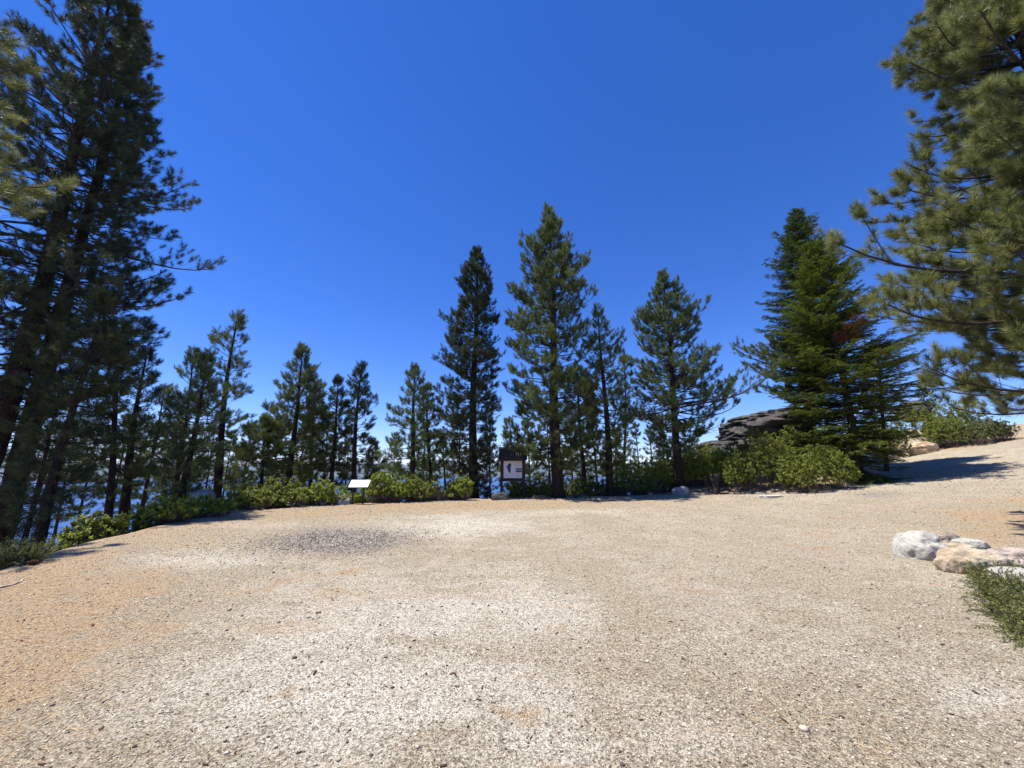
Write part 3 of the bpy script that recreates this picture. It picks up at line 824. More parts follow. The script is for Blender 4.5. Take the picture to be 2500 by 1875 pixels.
pine('narrow dark spire of a pine directly behind the exhibit panel', (865, 1171), (883, 893), 23,
     [(893, 3, 3), (912, 12, 10), (930, 22, 9), (954, 34, 16), (981, 32, 30), (1026, 32, 42), (1071, 36, 52), (1120, 42, 58), (1160, 40, 55)],
     .18, 'needle_dark', 35, dead=14, group=G_C, nw=.018, nn=26, per=6)
# --- pair between exhibit and kiosk
pine('pine with a straight trunk rising from the bright manzanita right of the exhibit panel', (1004, 1150), (1014, 898), 22,
     [(898, 3, 3), (915, 12, 12), (942, 24, 20), (966, 35, 24), (1011, 42, 30), (1041, 52, 34), (1071, 55, 36), (1125, 62, 38), (1150, 50, 36)],
     .18, 'needle', 41, dead=12, group=G_C, nw=.018, nn=26, per=6)
pine('slim shorter pine touching the left flank of the tall dark pine by the kiosk', (1052, 1165), (1041, 946), 25,
     [(946, 3, 3), (960, 10, 12), (981, 18, 20), (1005, 24, 25), (1041, 35, 32), (1100, 36, 38), (1160, 36, 36)], .15, 'needle', 42, dead=12, group=G_C, nw=.02, nn=26, per=6)
pine('small pale pine with hanging limbs behind the grey dead manzanita', (1085, 1190), (1082, 1060), 27,
     [(1060, 4, 4), (1090, 20, 20), (1140, 28, 26), (1185, 26, 26)], .1, 'needle_blue', 43, dead=10, group=G_C, nw=.02, nn=24)
# --- centre
pine('tall narrow dark pine standing left of the map kiosk', (1158, 1209), (1164, 611), 24,
     [(611, 3, 3), (640, 18, 16), (684, 36, 30), (757, 56, 45), (805, 70, 50), (877, 88, 56), (961, 94, 62), (1040, 88, 66), (1110, 80, 62), (1160, 60, 50)],
     .30, 'needle_dark', 51, dead=60, group=G_C, nw=.018, nn=30, whorl=.40, per=7, dead_to=2.0)
pine('tallest broad pine in the middle, its trunk just right of the map kiosk', (1364, 1200), (1337, 505), 23,
     [(505, 4, 4), (545, 26, 24), (590, 55, 45), (640, 72, 74), (700, 95, 84), (745, 112, 88), (865, 122, 78), (960, 118, 90), (1040, 110, 92), (1090, 80, 80)],
     .34, 'needle', 52, dead=50, group=G_C, nw=.018, nn=34, whorl=.44, per=6, tuft=.3, nl=.19, up=(-4, 46), dead_to=2.2)
pine('pale pine low behind the map kiosk, right of its roof', (1252, 1205), (1243, 1025), 28,
     [(1025, 4, 4), (1060, 18, 20), (1110, 28, 40), (1180, 30, 45)], .14, 'needle_blue', 53, group=G_C, nw=.02, nn=26)
pine('mid sized pine tucked behind the tallest pine on its right', (1428, 1195), (1409, 890), 26,
     [(890, 4, 4), (920, 28, 28), (980, 50, 48), (1060, 60, 50), (1140, 55, 42)], .18, 'needle', 54, dead=20, group=G_C, nw=.02, nn=26)
pine('sparse topped pine with a red brown trunk right of the tallest pine', (1487, 1175), (1460, 752), 24.5,
     [(752, 3, 3), (790, 12, 16), (818, 30, 34), (850, 38, 50), (890, 45, 64), (962, 50, 70), (1040, 58, 68), (1110, 30, 40)],
     .22, 'needle', 55, dead=24, group=G_C, nw=.018, nn=26, whorl=.45, gap=.14, per=6, up=(-8, 36))
pine('thin pine hidden partly behind the sparse topped pine', (1522, 1130), (1524, 870), 27,
     [(870, 3, 3), (900, 16, 16), (960, 30, 22), (1040, 34, 26), (1100, 34, 26)], .12, 'needle', 56, dead=16, group=G_C, nw=.02, nn=24, gap=.2)
pine('nearly bare thin pine seen against the sky behind the olive bushes', (1558, 1140), (1551, 1035), 34,
     [(1035, 2, 2), (1060, 10, 10), (1080, 12, 12)], .08, 'needle_dark', 57, dead=30, group=G_C, nw=.024, nn=18, gap=.45)
pine('small far pine left of the broad pine above the olive bushes', (1592, 1125), (1587, 1040), 36,
     [(1040, 3, 3), (1060, 12, 12), (1095, 18, 18), (1115, 14, 14)], .1, 'needle_dark', 58, dead=14, group=G_C, nw=.024, nn=22)
pine('broad pine with long lower limbs sweeping right over the rock outcrop', (1657, 1136), (1617, 669), 25,
     [(669, 3, 3), (721, 36, 38), (769, 58, 54), (817, 78, 84), (870, 92, 78), (895, 98, 120), (940, 99, 172), (1000, 95, 172), (1030, 85, 105), (1055, 70, 80)],
     .27, 'needle_blue', 59, dead=70, group=G_C, nw=.018, nn=32, whorl=.36, per=7, up=(-4, 42), dead_to=6.0, nl=.18)
pine('pine behind the firs with level limbs reaching left into the open sky', (1990, 1150), (1945, 770), 29,
     [(770, 3, 3), (800, 60, 40), (845, 140, 60), (880, 165, 80), (920, 140, 80), (950, 90, 60)], .25, 'needle', 60, group=G_C, nw=.02, nn=32, whorl=.4, per=8, up=(6, 30))
# --- firs
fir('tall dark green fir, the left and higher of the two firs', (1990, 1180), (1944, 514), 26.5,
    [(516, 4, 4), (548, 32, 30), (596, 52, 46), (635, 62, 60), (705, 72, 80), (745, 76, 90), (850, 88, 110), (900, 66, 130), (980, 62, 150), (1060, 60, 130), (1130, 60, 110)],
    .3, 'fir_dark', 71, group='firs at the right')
fir('yellow green fir with a bare spike top and a rust red dead spray', (2103, 1175), (1982, 545), 23,
    [(592, 5, 5), (612, 36, 45), (640, 45, 60), (666, 52, 72), (729, 86, 104), (789, 100, 112), (862, 128, 176), (900, 130, 160), (970, 140, 155), (1040, 130, 110), (1100, 125, 80), (1185, 95, 70)],
    .22, 'fir', 72, group='firs at the right', spike=1.3, red=(9.0, 3.9))
fir('low dark fir at the right flank of the two tall firs', (2165, 1150), (2140, 830), 26,
    [(832, 4, 4), (870, 30, 60), (910, 50, 80), (960, 60, 72), (1010, 66, 45), (1040, 50, 20)], .12, 'fir_dark', 73, group='firs at the right')
pine('tiny pine standing on the brushy hill right of the firs', (2258, 992), (2251, 944), 40,
     [(946, 4, 4), (962, 16, 16), (980, 20, 20)], .09, 'needle_dark', 61, nw=.026, nn=24, whorl=.3)
for i, (bx, tp, Yd, hw_, sd_) in enumerate([(150, 1040, 24, 44, 0), (205, 1010, 27, 40, 1), (285, 1000, 30, 40, 2), (415, 1030, 30, 38, 3), (500, 1040, 32, 34, 4), (545, 1060, 34, 30, 5),
        (668, 1010, 31, 38, 6), (730, 1030, 33, 34, 7), (785, 1010, 34, 32, 8), (840, 1050, 36, 30, 9), (905, 1080, 38, 26, 10), (1030, 1040, 34, 32, 11), (1120, 1010, 34, 36, 12), (1195, 1030, 36, 32, 13),
        (1290, 1020, 33, 36, 14), (1340, 1000, 34, 38, 15), (1395, 1030, 36, 34, 16), (1455, 1010, 33, 36, 17), (1510, 1050, 37, 28, 18), (1625, 1060, 38, 26, 19), (960, 1060, 36, 30, 20), (590, 1030, 30, 34, 21), (100, 1080, 20, 42, 22), (350, 1060, 27, 40, 23), (455, 1070, 26, 38, 24)]):
    wh = ['under the dark leaning pines', 'left of the straight trunk', 'behind the stout trunk', 'behind the pale leaning pine', 'at the foot of the tallest left pine', 'right of the tallest left pine',
          'behind the left shoulder of the exhibit group', 'behind the foxtail topped pine', 'between the narrow exhibit pines', 'behind the dark spire', 'in the gap right of the exhibit panel',
          'behind the slim pine', 'left of the dark pine trunk', 'left of the kiosk roof', 'right of the kiosk', 'just left of the tallest trunk', 'just right of the tallest trunk',
          'left of the red brown trunk', 'right of the red brown trunk', 'left of the broad pine trunk', 'left of the exhibit pair', 'behind the little dark pine', 'lowest at the far left by the lake', 'between the stout trunk and the pale pine', 'low between the pale pine and the tallest left pine'][i]
    pine('hazy pine farther down the slope ' + wh, (bx, 1200), (None, tp), Yd,
         [(tp, 3, 3), (tp + 30, hw_ * .45, hw_ * .45), (tp + 80, hw_ * .85, hw_ * .8), (tp + 130, hw_, hw_), (1215, hw_ * .9, hw_ * .9)], .13, ['needle', 'needle_dark', 'needle_blue'][i % 3], 200 + i,
         group='pines farther down the slope', nw=.026, nn=22, whorl=.46, per=6, up=(-14, 34), sec_sp=.28)
# --- right big pine
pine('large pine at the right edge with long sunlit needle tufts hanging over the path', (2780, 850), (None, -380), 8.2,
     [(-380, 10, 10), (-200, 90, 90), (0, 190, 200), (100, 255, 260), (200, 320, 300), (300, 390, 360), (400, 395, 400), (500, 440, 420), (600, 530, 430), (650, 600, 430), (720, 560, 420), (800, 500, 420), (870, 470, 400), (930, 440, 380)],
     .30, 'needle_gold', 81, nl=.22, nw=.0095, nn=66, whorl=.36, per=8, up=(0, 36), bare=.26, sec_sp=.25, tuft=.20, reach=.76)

# ------------------------------------------------------------------ shrubs
def shrub(label, l, r, top, base, kind='manz', seed=1, Y=None, name='manzanita_bush', group='bushes along the edge of the clearing', leaf=.062, tips=None, depth=None, dead=False,
          fine=False, stems=1.0, catg='bush', dn=1.0, hk=1.2):
    rs = np.random.RandomState(seed + 500)
    cxp = (l + r) / 2
    if Y is None:
        p = hit_plat(cxp, base); Y = p[1]
    k = mpp(base, Y)
    Wd = (r - l) * k
    dp = depth or min(Wd * .8, 2.6)
    Yc = Y + dp * .5 + .3
    k2 = mpp(base, Yc)
    X = (cxp - 1250) * mpp(base, Yc)
    Wd = (r - l) * k2
    zg = gz(X, Yc)
    ztop = ray(cxp, top, Yc)[2]
    H = max(ztop - zg, .25) * hk
    root = empty(name, (X, Yc, zg), label, catg, group)
    # lobes
    nl_ = max(3, int(Wd / .55) * 2)
    lob = []
    for i in range(nl_):
        fx = (i + .5 + rs.normal(0, .3)) / nl_ * 2 - 1
        fy = rs.uniform(-.6, .6)
        hh = H * (1 - .30 * abs(fx) ** 2.6) * rs.uniform(.60, 1.04)
        x = X + fx * Wd / 2 * .84; y = Yc + fy * dp / 2
        rr = min(Wd * .30, .62) * rs.uniform(.8, 1.2)
        lob.append((x, y, gz(x, y), rr, hh))
    lob = np.array(lob)
    if tips is None: tips = int(np.clip(Wd * H * 420 + 260, 350, 3600) * dn)
    li = rs.randint(0, len(lob), tips)
    Lb = lob[li]
    u = rs.random(tips) ** .8
    th = rs.random(tips) * 2 * np.pi
    ph = np.arccos(np.clip(1 - 1.42 * u, -1, 1))
    n = np.stack([np.sin(ph) * np.cos(th), np.sin(ph) * np.sin(th), np.cos(ph)], -1)
    rr = rs.uniform(.78, 1.04, tips)
    zc = Lb[:, 2] + Lb[:, 4] * .45
    P = np.stack([Lb[:, 0] + n[:, 0] * Lb[:, 3] * rr, Lb[:, 1] + n[:, 1] * Lb[:, 3] * rr, zc + n[:, 2] * Lb[:, 4] * .52 * rr], -1)
    P += rs.normal(0, .045, P.shape)
    # gather the tips into separate sprays with dark gaps between them
    nc = max(10, tips // 9); cen = P[rs.choice(tips, nc, replace=False)]
    ci = np.array([np.argmin(((cen - p) ** 2).sum(1)) for p in P]); P = P + (cen[ci] - P) * rs.uniform(.3, .65, (tips, 1)); P = P + (n * rs.normal(0, .07, nc)[ci][:, None])
    g = terr(P[:, 0], P[:, 1]); P[:, 2] = np.maximum(P[:, 2], g + .03)
    D = norm(n + np.array([0, 0, .55]) + rs.normal(0, .25, n.shape))
    A, B = perp_frame(D)
    if not dead:
        q = 13 if not fine else 12
        a = rs.random((tips, q)) * 6.283; tl = rs.random((tips, q))
        spread = np.radians(rs.uniform(25, 85, (tips, q)))
        rd = A[:, None] * np.cos(a)[..., None] + B[:, None] * np.sin(a)[..., None]
        ld = D[:, None] * np.cos(spread)[..., None] + rd * np.sin(spread)[..., None]
        twl = .11 if not fine else .16
        st = P[:, None] + D[:, None] * ((tl - .5) * twl)[..., None]
        ln = leaf * rs.uniform(.7, 1.2, (tips, q)); wd = ln * (.62 if not fine else .4)
        sd_ = norm(np.cross(ld, D[:, None] + np.array([0, 0, .5]) + rs.normal(0, .45, rd.shape))) * (wd / 2)[..., None]
        a0 = st; mid = st + ld * (ln * .55)[..., None]; tip = st + ld * ln[..., None]
        V = np.stack([a0, mid - sd_, tip, mid + sd_], 2).reshape(-1, 3)
        tone = np.clip(rs.random((tips, 1)) * .5 + tl * .3 + rs.random((tips, q)) * .25, 0, 1)
        mesh_np('foliage', V, np.arange(len(V)).reshape(-1, 4), M[kind], root, dict(rnd=np.repeat(tone.reshape(-1), 4)))
    ns = int(min(tips * .2, 300) * stems)
    pick = rs.choice(tips, ns, replace=False)
    T = P[pick]; Lp = Lb[pick]
    b0 = np.stack([Lp[:, 0] + rs.normal(0, .08, ns), Lp[:, 1] + rs.normal(0, .08, ns), Lp[:, 2] - .03], -1)
    uu = np.linspace(0, 1, 6)[None, :, None]
    SPn = b0[:, None] * (1 - uu) + T[:, None] * uu
    bow = norm(np.stack([T[:, 0] - b0[:, 0], T[:, 1] - b0[:, 1], 0 * T[:, 0]], -1))
    SPn += bow[:, None] * np.sin(uu * np.pi) * .09 + rs.normal(0, .018, SPn.shape) * np.sin(uu * np.pi)
    V, Q = tubes(SPn, rs.uniform(.006, .014, (ns, 1)) * np.linspace(1, .35, 6)[None], 4)
    mesh_np('stems', V, Q, M['stem' if not dead else 'deadwood'], root)
    return root
S = shrub
S('dark leafy manzanita in shade at the left end of the bushes, beside the lake', 150, 215, 1240, 1308, 'manz_olive', 1, hk=1.0)  # shade put into the leaf colour: olive rather than bright leaves
S('shaded manzanita between the leftmost bush and the bright one', 222, 292, 1222, 1300, 'manz_olive', 2, hk=1.0)  # duller olive leaves stand in for shade here too
S('bright yellow green manzanita with grey tangled stems showing at its foot', 305, 425, 1200, 1288, 'manz', 3, stems=1.8, hk=1.05)
S('bright rounded manzanita low at the turn of the gravel edge', 432, 535, 1212, 1272, 'manz', 4, hk=1.05)
S('low olive manzanita thinning out towards the gravel below the small dark pine', 540, 645, 1192, 1249, 'manz_olive', 5)
S('olive manzanita on the left half of the long hedge before the exhibit panel', 620, 745, 1174, 1242, 'manz_olive', 6, stems=1.5)
S('manzanita on the right half of the long hedge left of the exhibit panel', 735, 834, 1176, 1238, 'manz', 7)
S('small low tuft of manzanita between the legs of the exhibit panel', 856, 886, 1208, 1231, 'manz', 8, Y=19.2, depth=.5)
S('large bright manzanita dome immediately right of the exhibit panel', 890, 985, 1150, 1230, 'manz', 9, stems=1.4)
S('bright manzanita with exposed dark stems beside the grey dead brush', 968, 1062, 1158, 1227, 'manz_olive', 10, stems=1.8)
S('leafless grey dead manzanita brush between two living ones', 1052, 1102, 1183, 1224, 'manz', 11, dead=True, stems=1.6, name='dead_bush')
S('upright bright manzanita left of the dark pine trunk', 1090, 1148, 1165, 1223, 'manz', 12)
S('mid green manzanita seen through the legs of the map kiosk', 1228, 1295, 1176, 1211, 'manz_olive', 13)
S('shaded green bush right of the map kiosk at the foot of the tallest pine', 1284, 1372, 1165, 1211, 'manz_olive', 14)
S('dim green bush right of the tallest pine trunk', 1368, 1446, 1168, 1210, 'manz_olive', 15)
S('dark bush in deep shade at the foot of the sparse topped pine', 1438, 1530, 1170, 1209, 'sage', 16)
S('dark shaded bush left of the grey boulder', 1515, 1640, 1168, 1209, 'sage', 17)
S('sunny olive bush on the rise behind the dark shaded bush', 1490, 1620, 1120, 1185, 'manz', 18, Y=24.5, hk=1.4, leaf=.05, dn=1.5)  # bright leaf colour stands in for sun that the pines block
S('grey green bush around the foot of the broad pine', 1590, 1720, 1100, 1180, 'manz', 19, Y=24.5, hk=1.4, leaf=.05, dn=1.5)  # sunlight put into the leaf colour; the pines shade this bush
S('low grey green bush behind the grey boulder', 1625, 1745, 1132, 1202, 'manz', 20, leaf=.048, hk=1.3, dn=1.5)  # bright leaves again make up for the shade of the pines
S('green bush directly behind the charred stump', 1700, 1830, 1105, 1204, 'manz', 21, leaf=.048, hk=1.35, dn=1.6)  # leaf colour brightened in place of sun, under the broad pine's shadow
S('wide fine leaved green bush right of the charred stump, spreading onto the gravel', 1775, 1960, 1090, 1208, 'manz_olive', 22, leaf=.048, hk=1.4, stems=.4, dn=1.8)
S('rounded fine leaved bush at the right end of the hedge under the fir', 1905, 2080, 1112, 1207, 'manz_olive', 23, leaf=.048, hk=1.35, stems=.4, dn=1.8)
S('yellowish bush on the slope between the rock outcrop and the hedge', 1740, 1920, 1076, 1150, 'yellow_bush', 24, Y=24, leaf=.05, dn=1.6, hk=1.45, stems=.3)
S('grey green bush at the left foot of the rock outcrop', 1640, 1770, 1080, 1150, 'manz_olive', 25, Y=27, leaf=.055, hk=1.3)
S('green bush between the outcrop and the yellow green fir', 1905, 2010, 1045, 1150, 'manz_olive', 26, Y=26, leaf=.055, hk=1.25)
S('shaded green bush behind the golden boulder under the dark firs', 2100, 2205, 1035, 1112, 'manz_olive', 27, Y=30, hk=1.3)
S('tall olive brush on the hill above the golden boulder', 2170, 2310, 985, 1075, 'manz_olive', 28, Y=31, leaf=.065, hk=1.4, stems=.3)
S('dark olive brush on the hilltop behind the hanging pine limbs', 2280, 2410, 985, 1070, 'manz_olive', 29, Y=34, leaf=.065, hk=1.4, stems=.3)
S('grey green bush right of the golden boulder at the path edge', 2265, 2375, 1035, 1100, 'manz_olive', 30, leaf=.06, hk=1.45)
S('low grey green bush at the far right end of the path edge', 2350, 2470, 1038, 1092, 'sage', 31, leaf=.06, hk=1.5)
S('pale green wispy shrub in the lower left corner beside the pine cone', -70, 40, 1338, 1402, 'low_shrub', 32, Y=6.4, fine=True, leaf=.028, tips=2600, name='low_shrub', depth=.9)

def sprig_mat(label, cpx, cpy, wpx, hgt, seed, n=700, lean=(-.9, -.25), length=(.22, .5), mat='low_shrub', pts=None):
    """trailing shrub of many thin leafy sprigs"""
    rs = np.random.RandomState(seed)
    c0 = hit(cpx, cpy)
    root = empty('trailing_shrub', (c0[0], c0[1], gz(c0[0], c0[1])), label, 'bush')
    poly = [hit(a, b) for a, b in pts]
    B = []
    xs = [p[0] for p in poly]; ys = [p[1] for p in poly]
    def inside(x, y):
        c = False
        for i in range(len(poly)):
            x1, y1, x2, y2 = xs[i], ys[i], xs[i - 1], ys[i - 1]
            if (y1 > y) != (y2 > y) and x < (x2 - x1) * (y - y1) / (y2 - y1) + x1: c = not c
        return c
    while len(B) < n:
        x, y = rs.uniform(min(xs), max(xs)), rs.uniform(min(ys), max(ys))
        if inside(x, y): B.append((x, y, gz(x, y)))
    B = np.array(B)
    L = rs.uniform(*length, n)
    D = norm(np.stack([lean[0] * rs.uniform(.2, 1.2, n) + rs.normal(0, .45, n), lean[1] + rs.normal(0, .45, n), rs.uniform(.35, 1.2, n)], -1))
    u = np.linspace(0, 1, 6)[None, :, None]
    P = B[:, None] + D[:, None] * (u * L[:, None, None]) - np.array([0, 0, 1.]) * u ** 2 * L[:, None, None] * .35
    V, Q = tubes(P, np.full((n, 6), .002) * np.linspace(1.3, .6, 6)[None], 3)
    mesh_np('stems', V, Q, M['stem'], root)
    q = 46
    s = rs.uniform(.08, 1, (n, q)); p, t = poly_interp(P, s)
    sd = norm(np.cross(t, rs.normal(0, 1, t.shape)))
    d = norm(t * .7 + sd * .8)
    ln = rs.uniform(.014, .026, (n, q)); w = norm(np.cross(d, rs.normal(0, 1, d.shape))) * (ln * .22)[..., None]
    m_ = p + d * (ln * .5)[..., None]; tp = p + d * ln[..., None]
    V = np.stack([p, m_ - w, tp, m_ + w], 2).reshape(-1, 3)
    tone = np.clip(rs.random((n, 1)) * .5 + s * .5 + rs.normal(0, .05, (n, q)), 0, 1)
    mesh_np('foliage', V, np.arange(len(V)).reshape(-1, 4), M[mat], root, dict(rnd=np.repeat(tone.reshape(-1), 4)))
sprig_mat('dark green trailing shrub spilling over the pale stones at the right edge', 2440, 1500, 100, .3, 5, n=2300,
          pts=[(2375, 1400), (2430, 1395), (2520, 1400), (2700, 1420), (2700, 1640), (2540, 1610), (2480, 1560), (2420, 1500)], lean=(-.8, -.35), length=(.15, .42))

# ------------------------------------------------------------------ rocks
def rock_mesh(name, c, dims, seed, mat, parent=None, rough=.16, flat=.0, sub=5, rot=0, layers=0, sharp=1.0, tilt=0):
    bm = bmesh.new()
    bmesh.ops.create_icosphere(bm, subdivisions=sub, radius=1)
    off = Vector((seed * 7.3, seed * 3.1, seed * 1.7))
    ca, sa = math.cos(rot), math.sin(rot); ct, st_ = math.cos(tilt), math.sin(tilt)
    V = np.empty((len(bm.verts), 3))
    for i, v in enumerate(bm.verts):
        p = v.co.normalized()
        n1 = noise.noise(p * 1.1 * sharp + off); n2 = noise.noise(p * 2.7 * sharp + off); n3 = noise.fractal(p * 6 * sharp + off, .8, 2, 4)
        # facet a little: pull towards a few planes
        d = 1 + rough * (1.7 * n1 + .8 * n2 + .35 * n3)
        q = p * d
        q = Vector((math.copysign(abs(q.x) ** .85, q.x), math.copysign(abs(q.y) ** .85, q.y), math.copysign(abs(q.z) ** .8, q.z)))
        if layers:
            lz = q.z * layers + n1 * 1.2
            q.x *= 1 + .07 * math.sin(lz * 6.28) + .04 * n3; q.y *= 1 + .07 * math.sin(lz * 6.28)
        x, y, z = q.x * dims[0] / 2, q.y * dims[1] / 2, q.z * dims[2] / 2
        x, z = x * ct - z * st_, x * st_ + z * ct
        V[i] = (x * ca - y * sa, x * sa + y * ca, z)
    Fc = np.array([[v.index for v in f.verts] for f in bm.faces]); bm.free()
    V = V + np.array(c)
    return mesh_np(name, V, Fc, M[mat], parent, smooth=True, org=None if parent is not None else c)
def rock(label, l, r, top, base, mat, seed, Y=None, depth=.7, group=None, sink=.3, name='boulder', **kw):
    cx = (l + r) / 2
    p = hit(cx, base) if Y is None else ray(cx, base, Y)
    Yb = p[1]
    w = (r - l) * mpp(base, Yb); dp = w * depth
    Yc = Yb + dp * .4
    X = (cx - 1250) * mpp(base, Yc); 
    zt = ray(cx, (top * .8 + base * .2), Yc)[2]; zt = ray(cx, top, Yc)[2]
    g = gz(X, Yc) if Y is None else p[2]
    h = max(zt - g, .04)
    H = h * (1 + sink * 2)
    kw['rough'] = kw.get('rough', .16) * 1.25
    o = rock_mesh(name, (X, Yc, zt - H / 2), (w, dp, H), seed, mat, **kw)
    return props(o, label, 'rock', group)
GR = 'stones bordering the path at the right'
rock('large rounded white boulder, leftmost of the stones at the right', 2198, 2308, 1302, 1368, 'rock_white', 1, group=GR, depth=.85, rough=.12)
rock('grey streaked pinkish stone just behind the large white boulder', 2284, 2350, 1299, 1332, 'rock_pink', 2, group=GR, depth=.7)
rock('pale speckled flat oval stone at the back of the cluster', 2334, 2406, 1314, 1340, 'rock_white', 3, group=GR, depth=.8, rough=.08)
rock('small tan stone wedged behind the long slab', 2306, 2378, 1326, 1352, 'rock_tan', 4, group=GR, depth=.7)
rock('long cream slab reaching right from the white boulder, half under the trailing shrub', 2296, 2450, 1342, 1402, 'rock_tan', 5, group=GR, depth=.5, rough=.14)
rock('tan stone with a dark banded face at the right edge', 2418, 2560, 1341, 1392, 'rock_banded', 6, group=GR, depth=.6)
rock('white speckled stone lowest at the right edge behind the shrub tips', 2425, 2570, 1386, 1432, 'rock_white', 7, group=GR, depth=.6)
rock('golden tan boulder with a pale top at the head of the path', 2223, 2287, 1081, 1109, 'rock_gold', 8, depth=.6, rough=.16, sink=.2)
rock('light grey boulder at the gravel edge left of the charred stump', 1643, 1688, 1188, 1209, 'rock_grey', 9, depth=.7)
rock('small flat cream stone lying between the grey boulder and the stump', 1694, 1709, 1203, 1209, 'rock_tan', 10, depth=.7, group='small flat cream stones', sub=3)
rock('small flat cream stone nearest the stump', 1710, 1722, 1203.5, 1209, 'rock_tan', 11, depth=.7, group='small flat cream stones', sub=3)
rock('flat whitish stone set flush in the gravel before the wide bush', 1858, 1906, 1208, 1216, 'rock_white', 12, depth=.6, sub=4)
rock('grey slanted stone at the hedge foot left of the exhibit panel', 820, 858, 1207, 1232, 'rock_grey', 13, depth=.6, tilt=R(-28), rough=.25)
rock('dark dome shaped boulder at the foot of the kiosk left post', 1199, 1245, 1202, 1221, 'rock_dark', 14, depth=.7, rough=.08)  # shade put into the colour: dark granite on a shaded boulder
rock('low dark stone in the shade right of the kiosk', 1300, 1336, 1209, 1219, 'rock_dark', 15, depth=.7)  # dark granite stands in for the shade here as well
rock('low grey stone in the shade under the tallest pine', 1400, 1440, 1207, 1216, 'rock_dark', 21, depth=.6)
rock('bluish grey rock in deep shade at the left corner of the clearing', 183, 236, 1286, 1318, 'rock_grey', 16, depth=.7)
rock('long low grey rock along the shaded gravel edge under the bright manzanita', 240, 352, 1281, 1306, 'rock_grey', 17, depth=.4, rough=.2)
rock('smooth slate grey rock showing above the manzanita beneath the tallest left pine', 462, 520, 1196, 1225, 'rock_grey', 18, Y=16.5, depth=.8, rough=.08, sink=.3)

# outcrop of layered dark slabs
oc = hit(1850, 1090); oY = 30.0
orig = ray(1850, 1090, oY)
outc = empty('rock_outcrop', orig, 'big dark layered rock outcrop with a shadowed overhang left of the firs', 'rock')
def slab(l, r, top, base, seed, Y, depth, **kw):
    cx, cy = (l + r) / 2, (top + base) / 2
    c = ray(cx, cy, Y); w = (r - l) * mpp(cy, Y); h = (base - top) * mpp(cy, Y)
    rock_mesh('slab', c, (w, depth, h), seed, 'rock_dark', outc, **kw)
slab(1762, 1925, 1012, 1078, 31, 30, 4.6, rough=.17, layers=1.6, tilt=R(6), sub=6)
slab(1830, 1960, 998, 1062, 32, 31.5, 5.0, rough=.18, layers=1.4, tilt=R(4), sub=6)
slab(1768, 1900, 1066, 1118, 33, 29.2, 4.0, rough=.2, layers=1.5, sub=5)
slab(1715, 1800, 1076, 1125, 34, 31, 5.0, rough=.22, layers=1.5, tilt=R(8), sub=6)
slab(1890, 2010, 1050, 1110, 36, 31, 5.0, rough=.2, layers=1.3, sub=5)
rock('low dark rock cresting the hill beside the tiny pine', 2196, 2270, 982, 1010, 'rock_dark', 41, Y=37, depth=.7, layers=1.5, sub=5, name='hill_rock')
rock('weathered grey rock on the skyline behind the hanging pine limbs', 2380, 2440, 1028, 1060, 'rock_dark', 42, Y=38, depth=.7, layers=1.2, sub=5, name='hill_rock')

# ------------------------------------------------------------------ boxes for the built things
def box_bm(bm, c, s, rot=None):
    mtx = Matrix.Translation(c) @ (rot or Matrix.Identity(4)) @ Matrix.Diagonal((s[0], s[1], s[2], 1))
    return bmesh.ops.create_cube(bm, size=1, matrix=mtx)['verts']
def bm_obj(name, bm, mat, parent=None, bevel=.006):
    if bevel:
        bmesh.ops.bevel(bm, geom=list(bm.edges), offset=bevel, segments=1, affect='EDGES')
    me = bpy.data.meshes.new(name); bm.to_mesh(me); bm.free(); me.materials.append(M[mat])
    o = bpy.data.objects.new(name, me); COL.objects.link(o)
    if parent is not None: o.parent = parent
    return o
def poly_print(name, pts, y, mat, parent, loc=(0, 0, 0)):
    bm = bmesh.new()
    vs = [bm.verts.new((p[0], y, p[1])) for p in pts]; bm.faces.new(vs)
    return bm_obj(name, bm, mat, parent, 0)
# map kiosk
kp = hit_plat(1252, 1214)
kz = gz(kp[0], kp[1])
k = mpp(1170, kp[1])
kio = empty('map_kiosk', (kp[0], kp[1], kz), 'dark wooden map kiosk with a shingled roof and a lake map under it', 'kiosk')
kio.rotation_euler = (0, 0, R(-1))
def kzh(py): return ray(1252, py, kp[1])[2] - kz
hw = 30.5 * k
for sx in (-1, 1):
    bm = bmesh.new(); h0, h1 = -.2, kzh(1100); box_bm(bm, (sx * (hw - .075), 0, (h0 + h1) / 2), (.15, .15, h1 - h0)); bm_obj('post', bm, 'wood', kio)
b0, b1 = kzh(1170.5), kzh(1122)
bm = bmesh.new(); box_bm(bm, (0, .03, (b0 + b1) / 2), (2 * hw - .30, .04, b1 - b0)); bm_obj('back_board', bm, 'wood', kio)
bm = bmesh.new(); box_bm(bm, (0, -.02, b0 - .06), (2 * hw + .16, .20, .11)); bm_obj('lower_rail', bm, 'wood', kio)
pw = 2 * hw - .38
bm = bmesh.new(); box_bm(bm, (0, -.005, (b0 + b1) / 2 + .01), (pw, .012, b1 - b0 - .05)); pan = bm_obj('map_panel', bm, 'panel', kio, .002)
for sx in (-1, 1):
    bm = bmesh.new(); box_bm(bm, (sx * (pw / 2 + .022), -.012, (b0 + b1) / 2), (.045, .03, b1 - b0)); bm_obj('side_trim', bm, 'wood', kio, .003)
pz0, ph_ = b0 + .035, b1 - b0 - .05
def pt(u, v): return (-pw / 2 + u * pw, pz0 + (1 - v) * ph_)
lake = [(.33, .14), (.35, .22), (.39, .19), (.42, .22), (.41, .34), (.385, .42), (.39, .52), (.385, .66), (.36, .68), (.29, .68), (.25, .61), (.225, .53), (.20, .47), (.165, .43), (.17, .36), (.20, .30), (.245, .24), (.28, .20)]
poly_print('lake_print', [pt(*p) for p in lake], -.0135, 'ink_blue', pan)
